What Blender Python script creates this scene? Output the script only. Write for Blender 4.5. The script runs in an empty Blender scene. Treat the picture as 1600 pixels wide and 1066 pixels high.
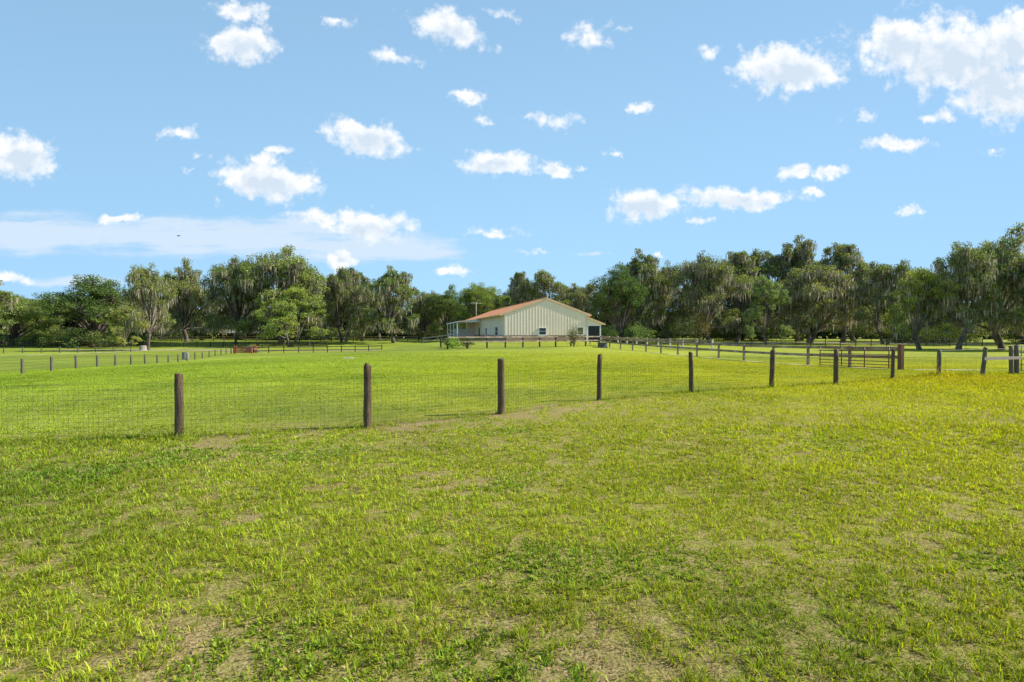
import bpy, bmesh, math, random
import numpy as np
from mathutils import Vector, Matrix
random.seed(7)
RNG = np.random.default_rng(11)
SC = bpy.context.scene
COL = SC.collection
PI = math.pi
R = math.radians

# ------------------------------------------------------------------ helpers
def sst(a, b, x):
    t = np.clip((x - a) / (b - a), 0, 1)
    return t * t * (3 - 2 * t)

def terr(X, Y):
    """Height of the ground in metres: level lawn, a paddock falling away to the west, a raised pad under the barn."""
    X = np.asarray(X, float); Y = np.asarray(Y, float)
    wd = 55 - 33 * sst(35, 85, Y)
    z = -1.9 * sst(0, 1, (-X - 4) / wd) * sst(0, 35, Y) * (1 - .5 * sst(118, 150, Y) * sst(0, 30, -X))
    z = z - .5 * sst(4, 22, X) * sst(14, 40, Y)
    rx, ry = X + .98, Y - 68
    w = rx * .978 + ry * .208; s = -rx * .208 + ry * .978
    dx = np.maximum(np.maximum(-10 - w, w - 15), 0); dy = np.maximum(np.maximum(-.5 - s, s - 46), 0)
    return z + .56 * (1 - sst(0, 8, np.sqrt(dx * dx + dy * dy)))

def gz(x, y):
    return float(terr(x, y))

def _h(ix, iy, seed):
    a = (ix.astype(np.int64) & 0xffffffff).astype(np.uint64); b = (iy.astype(np.int64) & 0xffffffff).astype(np.uint64)
    n = (a * np.uint64(0x9E3779B1) ^ (b * np.uint64(0x85EBCA77) + np.uint64(seed * 7919 + 101))) & np.uint64(0xffffffff)
    for k in (0x2C1B3C6D, 0x297A2D39):
        n = ((n ^ (n >> np.uint64(15))) * np.uint64(k)) & np.uint64(0xffffffff)
    n = n ^ (n >> np.uint64(16))
    return (n & np.uint64(0xffff)).astype(float) / 65535.0

def vnoise(x, y, seed=0):
    x0 = np.floor(x); y0 = np.floor(y); fx = x - x0; fy = y - y0
    fx = fx * fx * (3 - 2 * fx); fy = fy * fy * (3 - 2 * fy)
    a = _h(x0, y0, seed); b = _h(x0 + 1, y0, seed); c = _h(x0, y0 + 1, seed); d = _h(x0 + 1, y0 + 1, seed)
    return (a * (1 - fx) + b * fx) * (1 - fy) + (c * (1 - fx) + d * fx) * fy

def fbm(x, y, seed=0, o=4):
    s = 0; a = .5; t = 0
    for i in range(o):
        s = s + a * vnoise(x * 2 ** i + 17.3 * i, y * 2 ** i - 9.1 * i, seed + i); t += a; a *= .5
    return s / t

def tag(o, label=None, cat=None, group=None, kind=None):
    if label: o['label'] = label
    if cat: o['category'] = cat
    if group: o['group'] = group
    if kind: o['kind'] = kind
    return o

def empty(name, loc, rz=0):
    o = bpy.data.objects.new(name, None); COL.objects.link(o)
    o.location = loc; o.rotation_euler = (0, 0, rz); o.empty_display_size = .2
    return o

def mesh_np(name, V, polys_flat, sizes, mat, parent=None, smooth=False, attrs=None):
    """V (n,3); polys_flat: flat loop vertex indices; sizes: loops per polygon."""
    me = bpy.data.meshes.new(name)
    V = np.ascontiguousarray(V, np.float32)
    me.vertices.add(len(V)); me.vertices.foreach_set('co', V.ravel())
    pf = np.ascontiguousarray(polys_flat, np.int32).ravel()
    sz = np.asarray(sizes, np.int32)
    me.loops.add(len(pf)); me.loops.foreach_set('vertex_index', pf)
    me.polygons.add(len(sz))
    st = np.zeros(len(sz), np.int32); st[1:] = np.cumsum(sz)[:-1]
    me.polygons.foreach_set('loop_start', st); me.polygons.foreach_set('loop_total', sz)
    if smooth: me.polygons.foreach_set('use_smooth', np.ones(len(sz), bool))
    for nm, (typ, dom, data) in (attrs or {}).items():
        at = me.attributes.new(nm, typ, dom)
        at.data.foreach_set('color' if typ == 'FLOAT_COLOR' else 'value', np.ascontiguousarray(data, np.float32).ravel())
    me.update(calc_edges=True); me.validate()
    if mat: me.materials.append(mat)
    o = bpy.data.objects.new(name, me); COL.objects.link(o)
    if parent: o.parent = parent
    return o

class MB:
    """Collects simple shapes and links them as one mesh object."""
    def __init__(s): s.v = []; s.f = []
    def add(s, vs, fs):
        n = len(s.v); s.v += [tuple(v) for v in vs]; s.f += [tuple(i + n for i in f) for f in fs]
    def box(s, lo, hi, M=None):
        x0, y0, z0 = lo; x1, y1, z1 = hi
        vs = [Vector(p) for p in ((x0,y0,z0),(x1,y0,z0),(x1,y1,z0),(x0,y1,z0),(x0,y0,z1),(x1,y0,z1),(x1,y1,z1),(x0,y1,z1))]
        if M is not None: vs = [M @ v for v in vs]
        s.add(vs, ((3,2,1,0),(4,5,6,7),(0,1,5,4),(1,2,6,5),(2,3,7,6),(3,0,4,7)))
    def bar(s, a, b, w, h, up=(0, 0, 1)):
        a = Vector(a); b = Vector(b); d = (b - a).normalized(); u = Vector(up)
        sd = d.cross(u).normalized(); u = sd.cross(d).normalized()
        vs = []
        for p in (a, b):
            for i, j in ((-1,-1),(1,-1),(1,1),(-1,1)): vs.append(p + sd * i * w / 2 + u * j * h / 2)
        s.add(vs, ((0,1,2,3),(7,6,5,4),(0,4,5,1),(1,5,6,2),(2,6,7,3),(3,7,4,0)))
    def tube(s, pts, rads, n=8, cap=True):
        pts = [Vector(p) for p in pts]; vs = []; fs = []
        for i, p in enumerate(pts):
            d = (pts[min(i + 1, len(pts) - 1)] - pts[max(i - 1, 0)]).normalized()
            u = d.orthogonal().normalized() if abs(d.z) < .95 else Vector((1, 0, 0)).cross(d).normalized()
            if abs(d.z) < .95: u = d.cross(Vector((0, 0, 1))).normalized()
            w = d.cross(u)
            for k in range(n):
                a = 2 * PI * k / n; vs.append(p + (u * math.cos(a) + w * math.sin(a)) * rads[i])
        for i in range(len(pts) - 1):
            for k in range(n):
                fs.append((i*n+k, i*n+(k+1) % n, (i+1)*n+(k+1) % n, (i+1)*n+k))
        if cap:
            fs.append(tuple(range(n))[::-1]); fs.append(tuple((len(pts)-1)*n + k for k in range(n)))
        s.add(vs, fs)
    def build(s, name, mat, parent=None, smooth=False, bevel=0):
        me = bpy.data.meshes.new(name); me.from_pydata(s.v, [], s.f); me.update()
        if bevel:
            bm = bmesh.new(); bm.from_mesh(me)
            bmesh.ops.bevel(bm, geom=bm.edges[:], offset=bevel, segments=1, affect='EDGES')
            bm.to_mesh(me); bm.free()
        bm = bmesh.new(); bm.from_mesh(me); bmesh.ops.recalc_face_normals(bm, faces=bm.faces[:]); bm.to_mesh(me); bm.free()
        if smooth: me.polygons.foreach_set('use_smooth', [True] * len(me.polygons))
        me.materials.append(mat)
        o = bpy.data.objects.new(name, me); COL.objects.link(o)
        if parent: o.parent = parent
        return o

# ------------------------------------------------------------------ materials
class NT:
    def __init__(s, name):
        s.m = bpy.data.materials.new(name); s.m.use_nodes = True; s.t = s.m.node_tree; s.t.nodes.clear()
        s.out = s.n('ShaderNodeOutputMaterial')
    def n(s, typ, **kw):
        nd = s.t.nodes.new(typ)
        for k, v in kw.items():
            if k.startswith('i_'): nd.inputs[k[2:].replace('_', ' ')].default_value = v
            else: setattr(nd, k, v)
        return nd
    def l(s, a, b): s.t.links.new(a, b)
    def noise(s, vec, scale, detail=4, rough=.55):
        nd = s.n('ShaderNodeTexNoise'); nd.inputs['Scale'].default_value = scale
        nd.inputs['Detail'].default_value = detail; nd.inputs['Roughness'].default_value = rough
        if vec is not None: s.l(vec, nd.inputs['Vector'])
        return nd.outputs['Fac']
    def ramp(s, fac, stops):
        nd = s.n('ShaderNodeValToRGB'); cr = nd.color_ramp
        while len(cr.elements) > 1: cr.elements.remove(cr.elements[-1])
        for i, (p, c) in enumerate(stops):
            e = cr.elements[0] if i == 0 else cr.elements.new(p)
            e.position = p; e.color = (*c, 1) if len(c) == 3 else c
        s.l(fac, nd.inputs['Fac']); return nd.outputs['Color']
    def mix(s, fac, a, b, mode='MIX'):
        nd = s.n('ShaderNodeMix', data_type='RGBA', blend_type=mode)
        for sock, v in ((nd.inputs[0], fac), (nd.inputs[6], a), (nd.inputs[7], b)):
            if hasattr(v, 'is_linked'): s.l(v, sock)
            elif isinstance(v, (int, float)): sock.default_value = v
            else: sock.default_value = (*v, 1)
        return nd.outputs[2]
    def math(s, op, a, b=None, clamp=False):
        nd = s.n('ShaderNodeMath', operation=op, use_clamp=clamp)
        for i, v in enumerate((a, b)):
            if v is None: continue
            if hasattr(v, 'is_linked'): s.l(v, nd.inputs[i])
            else: nd.inputs[i].default_value = v
        return nd.outputs[0]
    def scalevec(s, vec, sc):
        nd = s.n('ShaderNodeMapping'); nd.inputs['Scale'].default_value = sc; s.l(vec, nd.inputs['Vector']); return nd.outputs[0]
    def bump(s, h, strength, dist=.01):
        nd = s.n('ShaderNodeBump'); nd.inputs['Strength'].default_value = strength; nd.inputs['Distance'].default_value = dist
        s.l(h, nd.inputs['Height']); return nd.outputs[0]
    def principled(s, color, rough=.7, spec=.3, normal=None, metal=0):
        p = s.n('ShaderNodeBsdfPrincipled')
        if hasattr(color, 'is_linked'): s.l(color, p.inputs['Base Color'])
        else: p.inputs['Base Color'].default_value = (*color, 1)
        if hasattr(rough, 'is_linked'): s.l(rough, p.inputs['Roughness'])
        else: p.inputs['Roughness'].default_value = rough
        p.inputs['Specular IOR Level'].default_value = spec; p.inputs['Metallic'].default_value = metal
        if normal is not None: s.l(normal, p.inputs['Normal'])
        s.l(p.outputs[0], s.out.inputs['Surface']); return p

def wood(name, dark, light, grey=None, gscale=6):
    t = NT(name); co = t.n('ShaderNodeTexCoord').outputs['Object']
    g = t.noise(t.scalevec(co, (gscale * 4, gscale * 4, gscale * .6)), 1.6, 6, .65)
    c = t.ramp(g, [(.3, dark), (.72, light)])
    b = t.noise(co, 1.4, 3)
    if grey: c = t.mix(t.ramp(b, [(.42, (0, 0, 0)), (.65, (1, 1, 1))]), c, grey)
    t.principled(c, .85, .2, t.bump(g, .5, .012)); return t.m

def paint(name, c, var=.12, rough=.5, scale=3, dirt=None):
    t = NT(name); co = t.n('ShaderNodeTexCoord').outputs['Object']
    a = t.noise(t.scalevec(co, (1, 1, .25)), scale, 5)
    lo = tuple(x * (1 - var) for x in c); hi = tuple(min(1, x * (1 + var)) for x in c)
    col = t.ramp(a, [(.3, lo), (.7, hi)])
    if dirt:
        d = t.noise(co, scale * 2.3, 6, .7)
        col = t.mix(t.ramp(d, [(.5, (0, 0, 0)), (.68, (1, 1, 1))]), col, dirt)
    t.principled(col, rough, .4); return t.m

M = {}
M['post'] = wood('creosoted_post_wood', (.022, .014, .008), (.19, .125, .07), (.15, .12, .08))
M['post_grey'] = wood('grey_post_wood', (.05, .045, .035), (.2, .18, .14), (.13, .125, .1))
M['plank'] = wood('brown_fence_plank', (.09, .06, .04), (.38, .28, .20), (.42, .35, .27), 3)
M['plank_dark'] = wood('dark_fence_plank', (.022, .016, .012), (.10, .072, .055), (.10, .08, .065), 3)
M['plank_grey'] = wood('weathered_board', (.2, .16, .12), (.46, .38, .3), (.34, .3, .25), 4)
M['wire'] = NT('galvanised_wire').m
def _wire():
    t = NT('rusty_wire'); t.principled((.042, .044, .045), .6, .3, None, .3); return t.m
M['wire'] = _wire()
M['white'] = paint('white_paint', (.78, .77, .73), .06, .45, 4)
M['offwhite'] = paint('white_weathered_paint', (.66, .64, .58), .12, .6, 4)
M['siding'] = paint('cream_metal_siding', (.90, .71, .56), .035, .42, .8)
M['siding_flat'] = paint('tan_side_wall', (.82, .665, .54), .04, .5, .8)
M['wains'] = paint('pinkish_brown_wainscot', (.40, .25, .18), .12, .6, 2)
M['roof'] = paint('terracotta_metal_roof', (.84, .43, .23), .13, .45, .7, (.82, .52, .33))
M['rooftrim'] = paint('peach_roof_trim', (.82, .52, .32), .08, .45, 1)
M['dark'] = paint('opening_shade_screen', (.012, .013, .017), .3, .35, 2)  # near-black holds the shade inside the lean-to opening
M['shade'] = paint('porch_concrete', (.36, .33, .29), .15, .8, 2)
M['redgate'] = paint('red_tube_steel', (.20, .045, .03), .25, .45, 6, (.16, .09, .06))
M['redwood'] = paint('faded_red_board', (.17, .075, .05), .35, .8, 4)
M['galv'] = paint('galvanised_steel', (.22, .215, .2), .4, .55, 5, (.13, .09, .06))
M['greytank'] = paint('grey_tank', (.09, .085, .09), .25, .6, 4)
M['iron'] = paint('black_iron', (.03, .028, .027), .3, .55, 5)
M['sand'] = None
def _glass():
    t = NT('window_glass'); t.principled((.02, .035, .032), .08, .6); return t.m
M['glass'] = _glass()

def _bark(name, a, b, c):
    t = NT(name); co = t.n('ShaderNodeTexCoord').outputs['Object']
    g = t.noise(t.scalevec(co, (5, 5, 1.2)), 1.5, 6, .7)
    p = t.noise(co, .9, 3)
    col = t.mix(t.ramp(p, [(.45, (0, 0, 0)), (.6, (1, 1, 1))]), t.ramp(g, [(.3, a), (.7, b)]), c)
    t.principled(col, .9, .15, t.bump(g, .8, .05)); return t.m
M['bark'] = _bark('oak_bark', (.055, .042, .033), (.17, .135, .105), (.21, .18, .15))

def _leaf():
    t = NT('oak_leaves')
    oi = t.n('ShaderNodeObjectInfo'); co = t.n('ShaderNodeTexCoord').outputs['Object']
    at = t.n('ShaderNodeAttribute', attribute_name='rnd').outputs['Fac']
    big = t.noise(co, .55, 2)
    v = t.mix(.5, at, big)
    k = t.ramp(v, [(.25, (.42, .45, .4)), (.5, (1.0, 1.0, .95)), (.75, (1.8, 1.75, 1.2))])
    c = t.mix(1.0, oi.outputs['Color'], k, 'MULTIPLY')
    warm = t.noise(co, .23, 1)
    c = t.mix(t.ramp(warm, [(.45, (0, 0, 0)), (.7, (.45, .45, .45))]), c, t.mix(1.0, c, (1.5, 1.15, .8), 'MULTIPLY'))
    d = t.n('ShaderNodeBsdfDiffuse'); t.l(c, d.inputs['Color'])
    tr = t.n('ShaderNodeBsdfTranslucent'); t.l(t.mix(1.0, c, (1.3, 1.35, .6), 'MULTIPLY'), tr.inputs['Color'])
    mx = t.n('ShaderNodeMixShader'); mx.inputs[0].default_value = .36
    t.l(d.outputs[0], mx.inputs[1]); t.l(tr.outputs[0], mx.inputs[2])
    gl = t.n('ShaderNodeBsdfGlossy'); gl.inputs['Roughness'].default_value = .6; gl.inputs['Color'].default_value = (.8, .85, .8, 1)
    m2 = t.n('ShaderNodeMixShader'); m2.inputs[0].default_value = .012
    t.l(mx.outputs[0], m2.inputs[1]); t.l(gl.outputs[0], m2.inputs[2]); t.l(m2.outputs[0], t.out.inputs['Surface'])
    return t.m
M['leaf'] = _leaf()

def _moss():
    t = NT('spanish_moss')
    at = t.n('ShaderNodeAttribute', attribute_name='rnd').outputs['Fac']
    c = t.ramp(at, [(0, (.19, .17, .115)), (.6, (.40, .36, .25)), (1, (.54, .49, .35))])
    d = t.n('ShaderNodeBsdfDiffuse'); t.l(c, d.inputs['Color'])
    tr = t.n('ShaderNodeBsdfTranslucent'); t.l(c, tr.inputs['Color'])
    mx = t.n('ShaderNodeMixShader'); mx.inputs[0].default_value = .4
    t.l(d.outputs[0], mx.inputs[1]); t.l(tr.outputs[0], mx.inputs[2]); t.l(mx.outputs[0], t.out.inputs['Surface'])
    return t.m
M['moss'] = _moss()

def _blade():
    t = NT('grass_blade')
    at = t.n('ShaderNodeAttribute', attribute_name='Col').outputs['Color']
    d = t.n('ShaderNodeBsdfDiffuse'); t.l(at, d.inputs['Color'])
    tr = t.n('ShaderNodeBsdfTranslucent'); t.l(t.mix(1.0, at, (1.15, 1.2, .7), 'MULTIPLY'), tr.inputs['Color'])
    mx = t.n('ShaderNodeMixShader'); mx.inputs[0].default_value = .42
    t.l(d.outputs[0], mx.inputs[1]); t.l(tr.outputs[0], mx.inputs[2])
    gl = t.n('ShaderNodeBsdfGlossy'); gl.inputs['Roughness'].default_value = .4
    m2 = t.n('ShaderNodeMixShader'); m2.inputs[0].default_value = .01
    t.l(mx.outputs[0], m2.inputs[1]); t.l(gl.outputs[0], m2.inputs[2]); t.l(m2.outputs[0], t.out.inputs['Surface'])
    return t.m
M['blade'] = _blade()

def _ground():
    t = NT('pasture_ground')
    po = t.n('ShaderNodeNewGeometry').outputs['Position']
    col = t.n('ShaderNodeAttribute', attribute_name='Col').outputs['Color']
    near = t.n('ShaderNodeAttribute', attribute_name='near').outputs['Fac']
    # thatch and soil seen between the blades of the near lawn
    f = t.noise(po, 60, 5, .7); g = t.noise(po, 9, 4)
    th = t.ramp(f, [(.34, (.06, .042, .02)), (.5, (.28, .20, .095)), (.68, (.52, .39, .21))])
    gr = t.mix(1.0, col, t.ramp(f, [(.3, (.28, .30, .22)), (.7, (.95, .95, .8))]), 'MULTIPLY')
    bare = t.n('ShaderNodeAttribute', attribute_name='bare').outputs['Fac']
    nearc = t.mix(t.ramp(g, [(.38, (.85, .85, .85)), (.60, (.30, .30, .30))]), th, gr)
    nearc = t.mix(t.math('MULTIPLY', bare, .75), nearc, th)
    # far turf: tufty mottling that stretches with the mowing
    a = t.noise(po, 3.2, 5, .65); b = t.noise(po, .5, 4); c2 = t.noise(t.scalevec(po, (.12, .55, 1)), 1.0, 3)
    k = t.ramp(a, [(.3, (.6, .63, .5)), (.5, (1, 1, 1)), (.7, (1.25, 1.2, 1.3))])
    far = t.mix(1.0, col, k, 'MULTIPLY')
    k2 = t.ramp(c2, [(.35, (.84, .88, .8)), (.65, (1.14, 1.1, 1.1))])
    far = t.mix(1.0, far, k2, 'MULTIPLY')
    far = t.mix(t.ramp(b, [(.6, (0, 0, 0)), (.78, (.35, .35, .35))]), far, (.27, .25, .07))
    c = t.mix(near, far, nearc)
    t.principled(c, .95, .1, t.bump(t.math('ADD', a, t.math('MULTIPLY', f, .3)), .7, .05))
    return t.m
M['ground'] = _ground()

def _sand():
    t = NT('sandy_track'); po = t.n('ShaderNodeNewGeometry').outputs['Position']
    a = t.noise(po, 2.2, 6, .7); b = t.noise(po, .7, 3)
    c = t.ramp(a, [(.3, (.34, .28, .19)), (.7, (.62, .54, .42))])
    c = t.mix(t.ramp(b, [(.44, (0, 0, 0)), (.58, (1, 1, 1))]), c, (.19, .24, .06))
    t.principled(c, .95, .1); return t.m
M['sand'] = _sand()
def _tan():
    t = NT('dry_grass_strip'); po = t.n('ShaderNodeNewGeometry').outputs['Position']
    a = t.noise(po, 2.2, 6, .7)
    t.principled(t.ramp(a, [(.3, (.19, .16, .08)), (.7, (.42, .34, .2))]), .95, .1); return t.m
M['tan'] = _tan()
M['foil'] = M['leaf']

# ------------------------------------------------------------------ sky and sun
SUN_EL, SUN_AZ = 37.0, 83.0       # azimuth measured clockwise from straight ahead
def build_world():
    w = bpy.data.worlds.new('World'); SC.world = w; w.use_nodes = True
    t = w.node_tree; t.nodes.clear()
    N = lambda typ: t.nodes.new(typ)
    L = t.links.new
    def mth(op, a, b=None, clamp=False):
        nd = N('ShaderNodeMath'); nd.operation = op; nd.use_clamp = clamp
        for i, v in enumerate((a, b)):
            if v is None: continue
            if hasattr(v, 'is_linked'): L(v, nd.inputs[i])
            else: nd.inputs[i].default_value = v
        return nd.outputs[0]
    def vm(op, a, b):
        nd = N('ShaderNodeVectorMath'); nd.operation = op
        for i, v in enumerate((a, b)):
            if v is None: continue
            if hasattr(v, 'is_linked'): L(v, nd.inputs[i])
            else: nd.inputs[i].default_value = v
        return nd.outputs['Value'] if op in ('LENGTH', 'DOT_PRODUCT') else nd.outputs[0]
    sky = N('ShaderNodeTexSky'); sky.sky_type = 'NISHITA'; sky.sun_disc = False
    sky.sun_elevation = R(SUN_EL); sky.sun_rotation = R(SUN_AZ)
    sky.altitude = 20; sky.air_density = SKY_AIR; sky.dust_density = SKY_DUST; sky.ozone_density = SKY_OZ
    # clouds live on the sky sphere: u = east / north, v = up / north of the view direction
    co = N('ShaderNodeTexCoord').outputs['Generated']
    sp = N('ShaderNodeSeparateXYZ'); L(co, sp.inputs[0])
    # sample the sky model away from the pale horizon and the sun's glare, as a polarised summer sky looks
    cv = N('ShaderNodeCombineXYZ'); L(mth('SUBTRACT', mth('MULTIPLY', sp.outputs[0], .3), .12), cv.inputs[0]); L(mth('MULTIPLY', sp.outputs[1], .6), cv.inputs[1])
    L(mth('ADD', mth('MULTIPLY', mth('MAXIMUM', sp.outputs[2], 0), .2), .195), cv.inputs[2]); L(vm('NORMALIZE', cv.outputs[0], None), sky.inputs['Vector'])
    yy = mth('MAXIMUM', sp.outputs[1], .05)
    cb = N('ShaderNodeCombineXYZ'); L(mth('DIVIDE', sp.outputs[0], yy), cb.inputs[0]); L(mth('DIVIDE', sp.outputs[2], yy), cb.inputs[1])
    uv = cb.outputs[0]
    def noise(vec, sc, det, rough, w=0.0, dist=0):
        nd = N('ShaderNodeTexNoise'); nd.inputs['Scale'].default_value = sc; nd.inputs['Detail'].default_value = det
        nd.inputs['Roughness'].default_value = rough; nd.inputs['Distortion'].default_value = dist
        L(vec, nd.inputs['Vector']); return nd
    # domain warp for ragged edges
    wn = noise(uv, 16, 6, .62)
    wv = vm('SUBTRACT', wn.outputs['Color'], (.5, .5, .5)); wv = vm('MULTIPLY', wv, (.085, .05, 0))
    wn3 = noise(uv, 70, 4, .6)
    wv3 = vm('MULTIPLY', vm('SUBTRACT', wn3.outputs['Color'], (.5, .5, .5)), (.02, .014, 0))
    uvw = vm('ADD', vm('ADD', uv, wv), wv3)
    def field(uvx):
        acc = None
        for (px, py, a, b, op, tilt) in CLOUDS:
            u0 = (px - 800) / 800; v0 = (519 - py) / 800
            nd = N('ShaderNodeVectorMath'); nd.operation = 'MULTIPLY_ADD'; L(uvx, nd.inputs[0])
            if tilt:
                rv = N('ShaderNodeVectorRotate'); rv.rotation_type = 'Z_AXIS'; rv.inputs['Angle'].default_value = R(tilt); rv.inputs['Center'].default_value = (u0, v0, 0)
                L(uvx, rv.inputs['Vector']); L(rv.outputs[0], nd.inputs[0])
            nd.inputs[1].default_value = (800 / a, 800 / b, 0); nd.inputs[2].default_value = (-u0 * 800 / a, -v0 * 800 / b, 0)
            ln = vm('LENGTH', nd.outputs[0], None)
            ma = N('ShaderNodeMath'); ma.operation = 'MULTIPLY_ADD'; L(ln, ma.inputs[0]); ma.inputs[1].default_value = -op; ma.inputs[2].default_value = op
            m = ma.outputs[0]                                    # 1 at the middle, 0 at the rim
            acc = m if acc is None else mth('MAXIMUM', acc, m)
        return acc
    f0 = field(uvw)
    def field2(uvx):
        acc = None
        for (px, py, a, b, op, tilt) in CLOUDS:
            if a < 66 or op < .84: continue
            u0 = (px - 800) / 800 - .1 * a / 800; v0 = (519 - py) / 800 - .5 * b / 800
            nd = N('ShaderNodeVectorMath'); nd.operation = 'MULTIPLY_ADD'; L(uvx, nd.inputs[0])
            nd.inputs[1].default_value = (800 / a / .95, 800 / b / .75, 0); nd.inputs[2].default_value = (-u0 * 800 / a / .95, -v0 * 800 / b / .75, 0)
            m = mth('SUBTRACT', 1.0, vm('LENGTH', nd.outputs[0], None), True)
            acc = m if acc is None else mth('MAXIMUM', acc, m)
        return acc
    n1 = noise(uv, 30, 7, .56, dist=.3).outputs['Fac']
    n2 = noise(uv, 9, 4, .55).outputs['Fac']
    vo = N('ShaderNodeTexVoronoi'); vo.voronoi_dimensions = '2D'; vo.feature = 'F1'; vo.inputs['Scale'].default_value = 24; vo.inputs['Detail'].default_value = 2; vo.inputs['Roughness'].default_value = .55; vo.inputs['Lacunarity'].default_value = 2.3
    L(vm('ADD', uv, vm('MULTIPLY', wv3, (.7, .7, 0))), vo.inputs['Vector'])
    bil = mth('SUBTRACT', .52, vo.outputs['Distance'])
    dens = mth('ADD', mth('ADD', f0, mth('MULTIPLY', bil, .34)), mth('MULTIPLY', mth('SUBTRACT', n1, .5), .85))
    dens = mth('ADD', dens, mth('MULTIPLY', mth('SUBTRACT', n2, .5), .25))
    mr = N('ShaderNodeMapRange'); mr.interpolation_type = 'SMOOTHSTEP'
    mr.inputs['From Min'].default_value = -.02; mr.inputs['From Max'].default_value = .52; L(dens, mr.inputs['Value'])
    mask = mr.outputs[0]
    # thin high wisps and the long grey bank low in the west
    wf = None
    for (px, py, a, b, op) in BANKS:
        d = vm('MULTIPLY', vm('SUBTRACT', vm('ADD', uv, vm('MULTIPLY', wv, (2.2, .5, 0))), ((px - 800) / 800, (519 - py) / 800, 0)), (800 / a, 800 / b, 0))
        m = mth('MULTIPLY', mth('SUBTRACT', 1.0, vm('LENGTH', d, None), True), op)
        wf = m if wf is None else mth('MAXIMUM', wf, m)
    nd = N('ShaderNodeMapping'); nd.inputs['Scale'].default_value = (5, 34, 1); L(uv, nd.inputs['Vector'])
    st = noise(nd.outputs[0], 1.0, 7, .62).outputs['Fac']
    mr2 = N('ShaderNodeMapRange'); mr2.interpolation_type = 'SMOOTHSTEP'
    mr2.inputs['From Min'].default_value = .25; mr2.inputs['From Max'].default_value = .8
    L(mth('ADD', mth('MULTIPLY', wf, 1.15), mth('MULTIPLY', mth('SUBTRACT', st, .5), mth('MULTIPLY', wf, 3.4))), mr2.inputs['Value'])
    bank = mth('MULTIPLY', mr2.outputs[0], .82)
    # self-shading of the puffs: denser towards the sun (east and up) means darker
    off = vm('ADD', uv, (.010, .014, 0))
    n1b = noise(off, 30, 4, .56, dist=.3).outputs['Fac']
    sh = mth('MULTIPLY', mth('SUBTRACT', n1, n1b), .8)
    core = mth('SUBTRACT', f0, .32)                             # thick middle reads grey-blue
    und = noise(uv, 13, 5, .6).outputs['Fac']
    f1 = field2(uvw)
    lit = mth('ADD', .97, sh)
    lit = mth('SUBTRACT', lit, mth('MULTIPLY', f1, .42))
    lit = mth('SUBTRACT', lit, mth('MULTIPLY', mth('MAXIMUM', core, 0), mth('MULTIPLY', und, 1.9)), True)
    cr = N('ShaderNodeValToRGB'); e = cr.color_ramp.elements
    e[0].position = .3; e[0].color = (.63, .74, .86, 1); e[1].position = .85; e[1].color = (.97, .98, 1.0, 1)
    L(lit, cr.inputs['Fac'])
    bgs = N('ShaderNodeBackground'); bgs.inputs['Strength'].default_value = SKY_STR
    hs = N('ShaderNodeHueSaturation'); hs.inputs['Saturation'].default_value = SKY_SAT; hs.inputs['Hue'].default_value = .5; hs.inputs['Value'].default_value = 1
    L(sky.outputs[0], hs.inputs['Color'])
    tint = N('ShaderNodeMix'); tint.data_type = 'RGBA'; tint.blend_type = 'MULTIPLY'; tint.inputs[0].default_value = 1
    L(hs.outputs[0], tint.inputs[6]); tint.inputs[7].default_value = (*SKY_TINT, 1)
    L(tint.outputs[2], bgs.inputs['Color'])
    bgc = N('ShaderNodeBackground'); bgc.inputs['Strength'].default_value = CLOUD_STR; L(cr.outputs[0], bgc.inputs['Color'])
    bgb = N('ShaderNodeBackground'); bgb.inputs['Strength'].default_value = CLOUD_STR * .92; bgb.inputs['Color'].default_value = (.74, .86, 1.0, 1)
    m1 = N('ShaderNodeMixShader'); L(bank, m1.inputs[0]); L(bgs.outputs[0], m1.inputs[1]); L(bgb.outputs[0], m1.inputs[2])
    m2 = N('ShaderNodeMixShader'); L(mask, m2.inputs[0]); L(m1.outputs[0], m2.inputs[1]); L(bgc.outputs[0], m2.inputs[2])
    out = N('ShaderNodeOutputWorld'); L(m2.outputs[0], out.inputs['Surface'])
    w.cycles.sampling_method = 'MANUAL'; w.cycles.sample_map_resolution = 512

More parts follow.
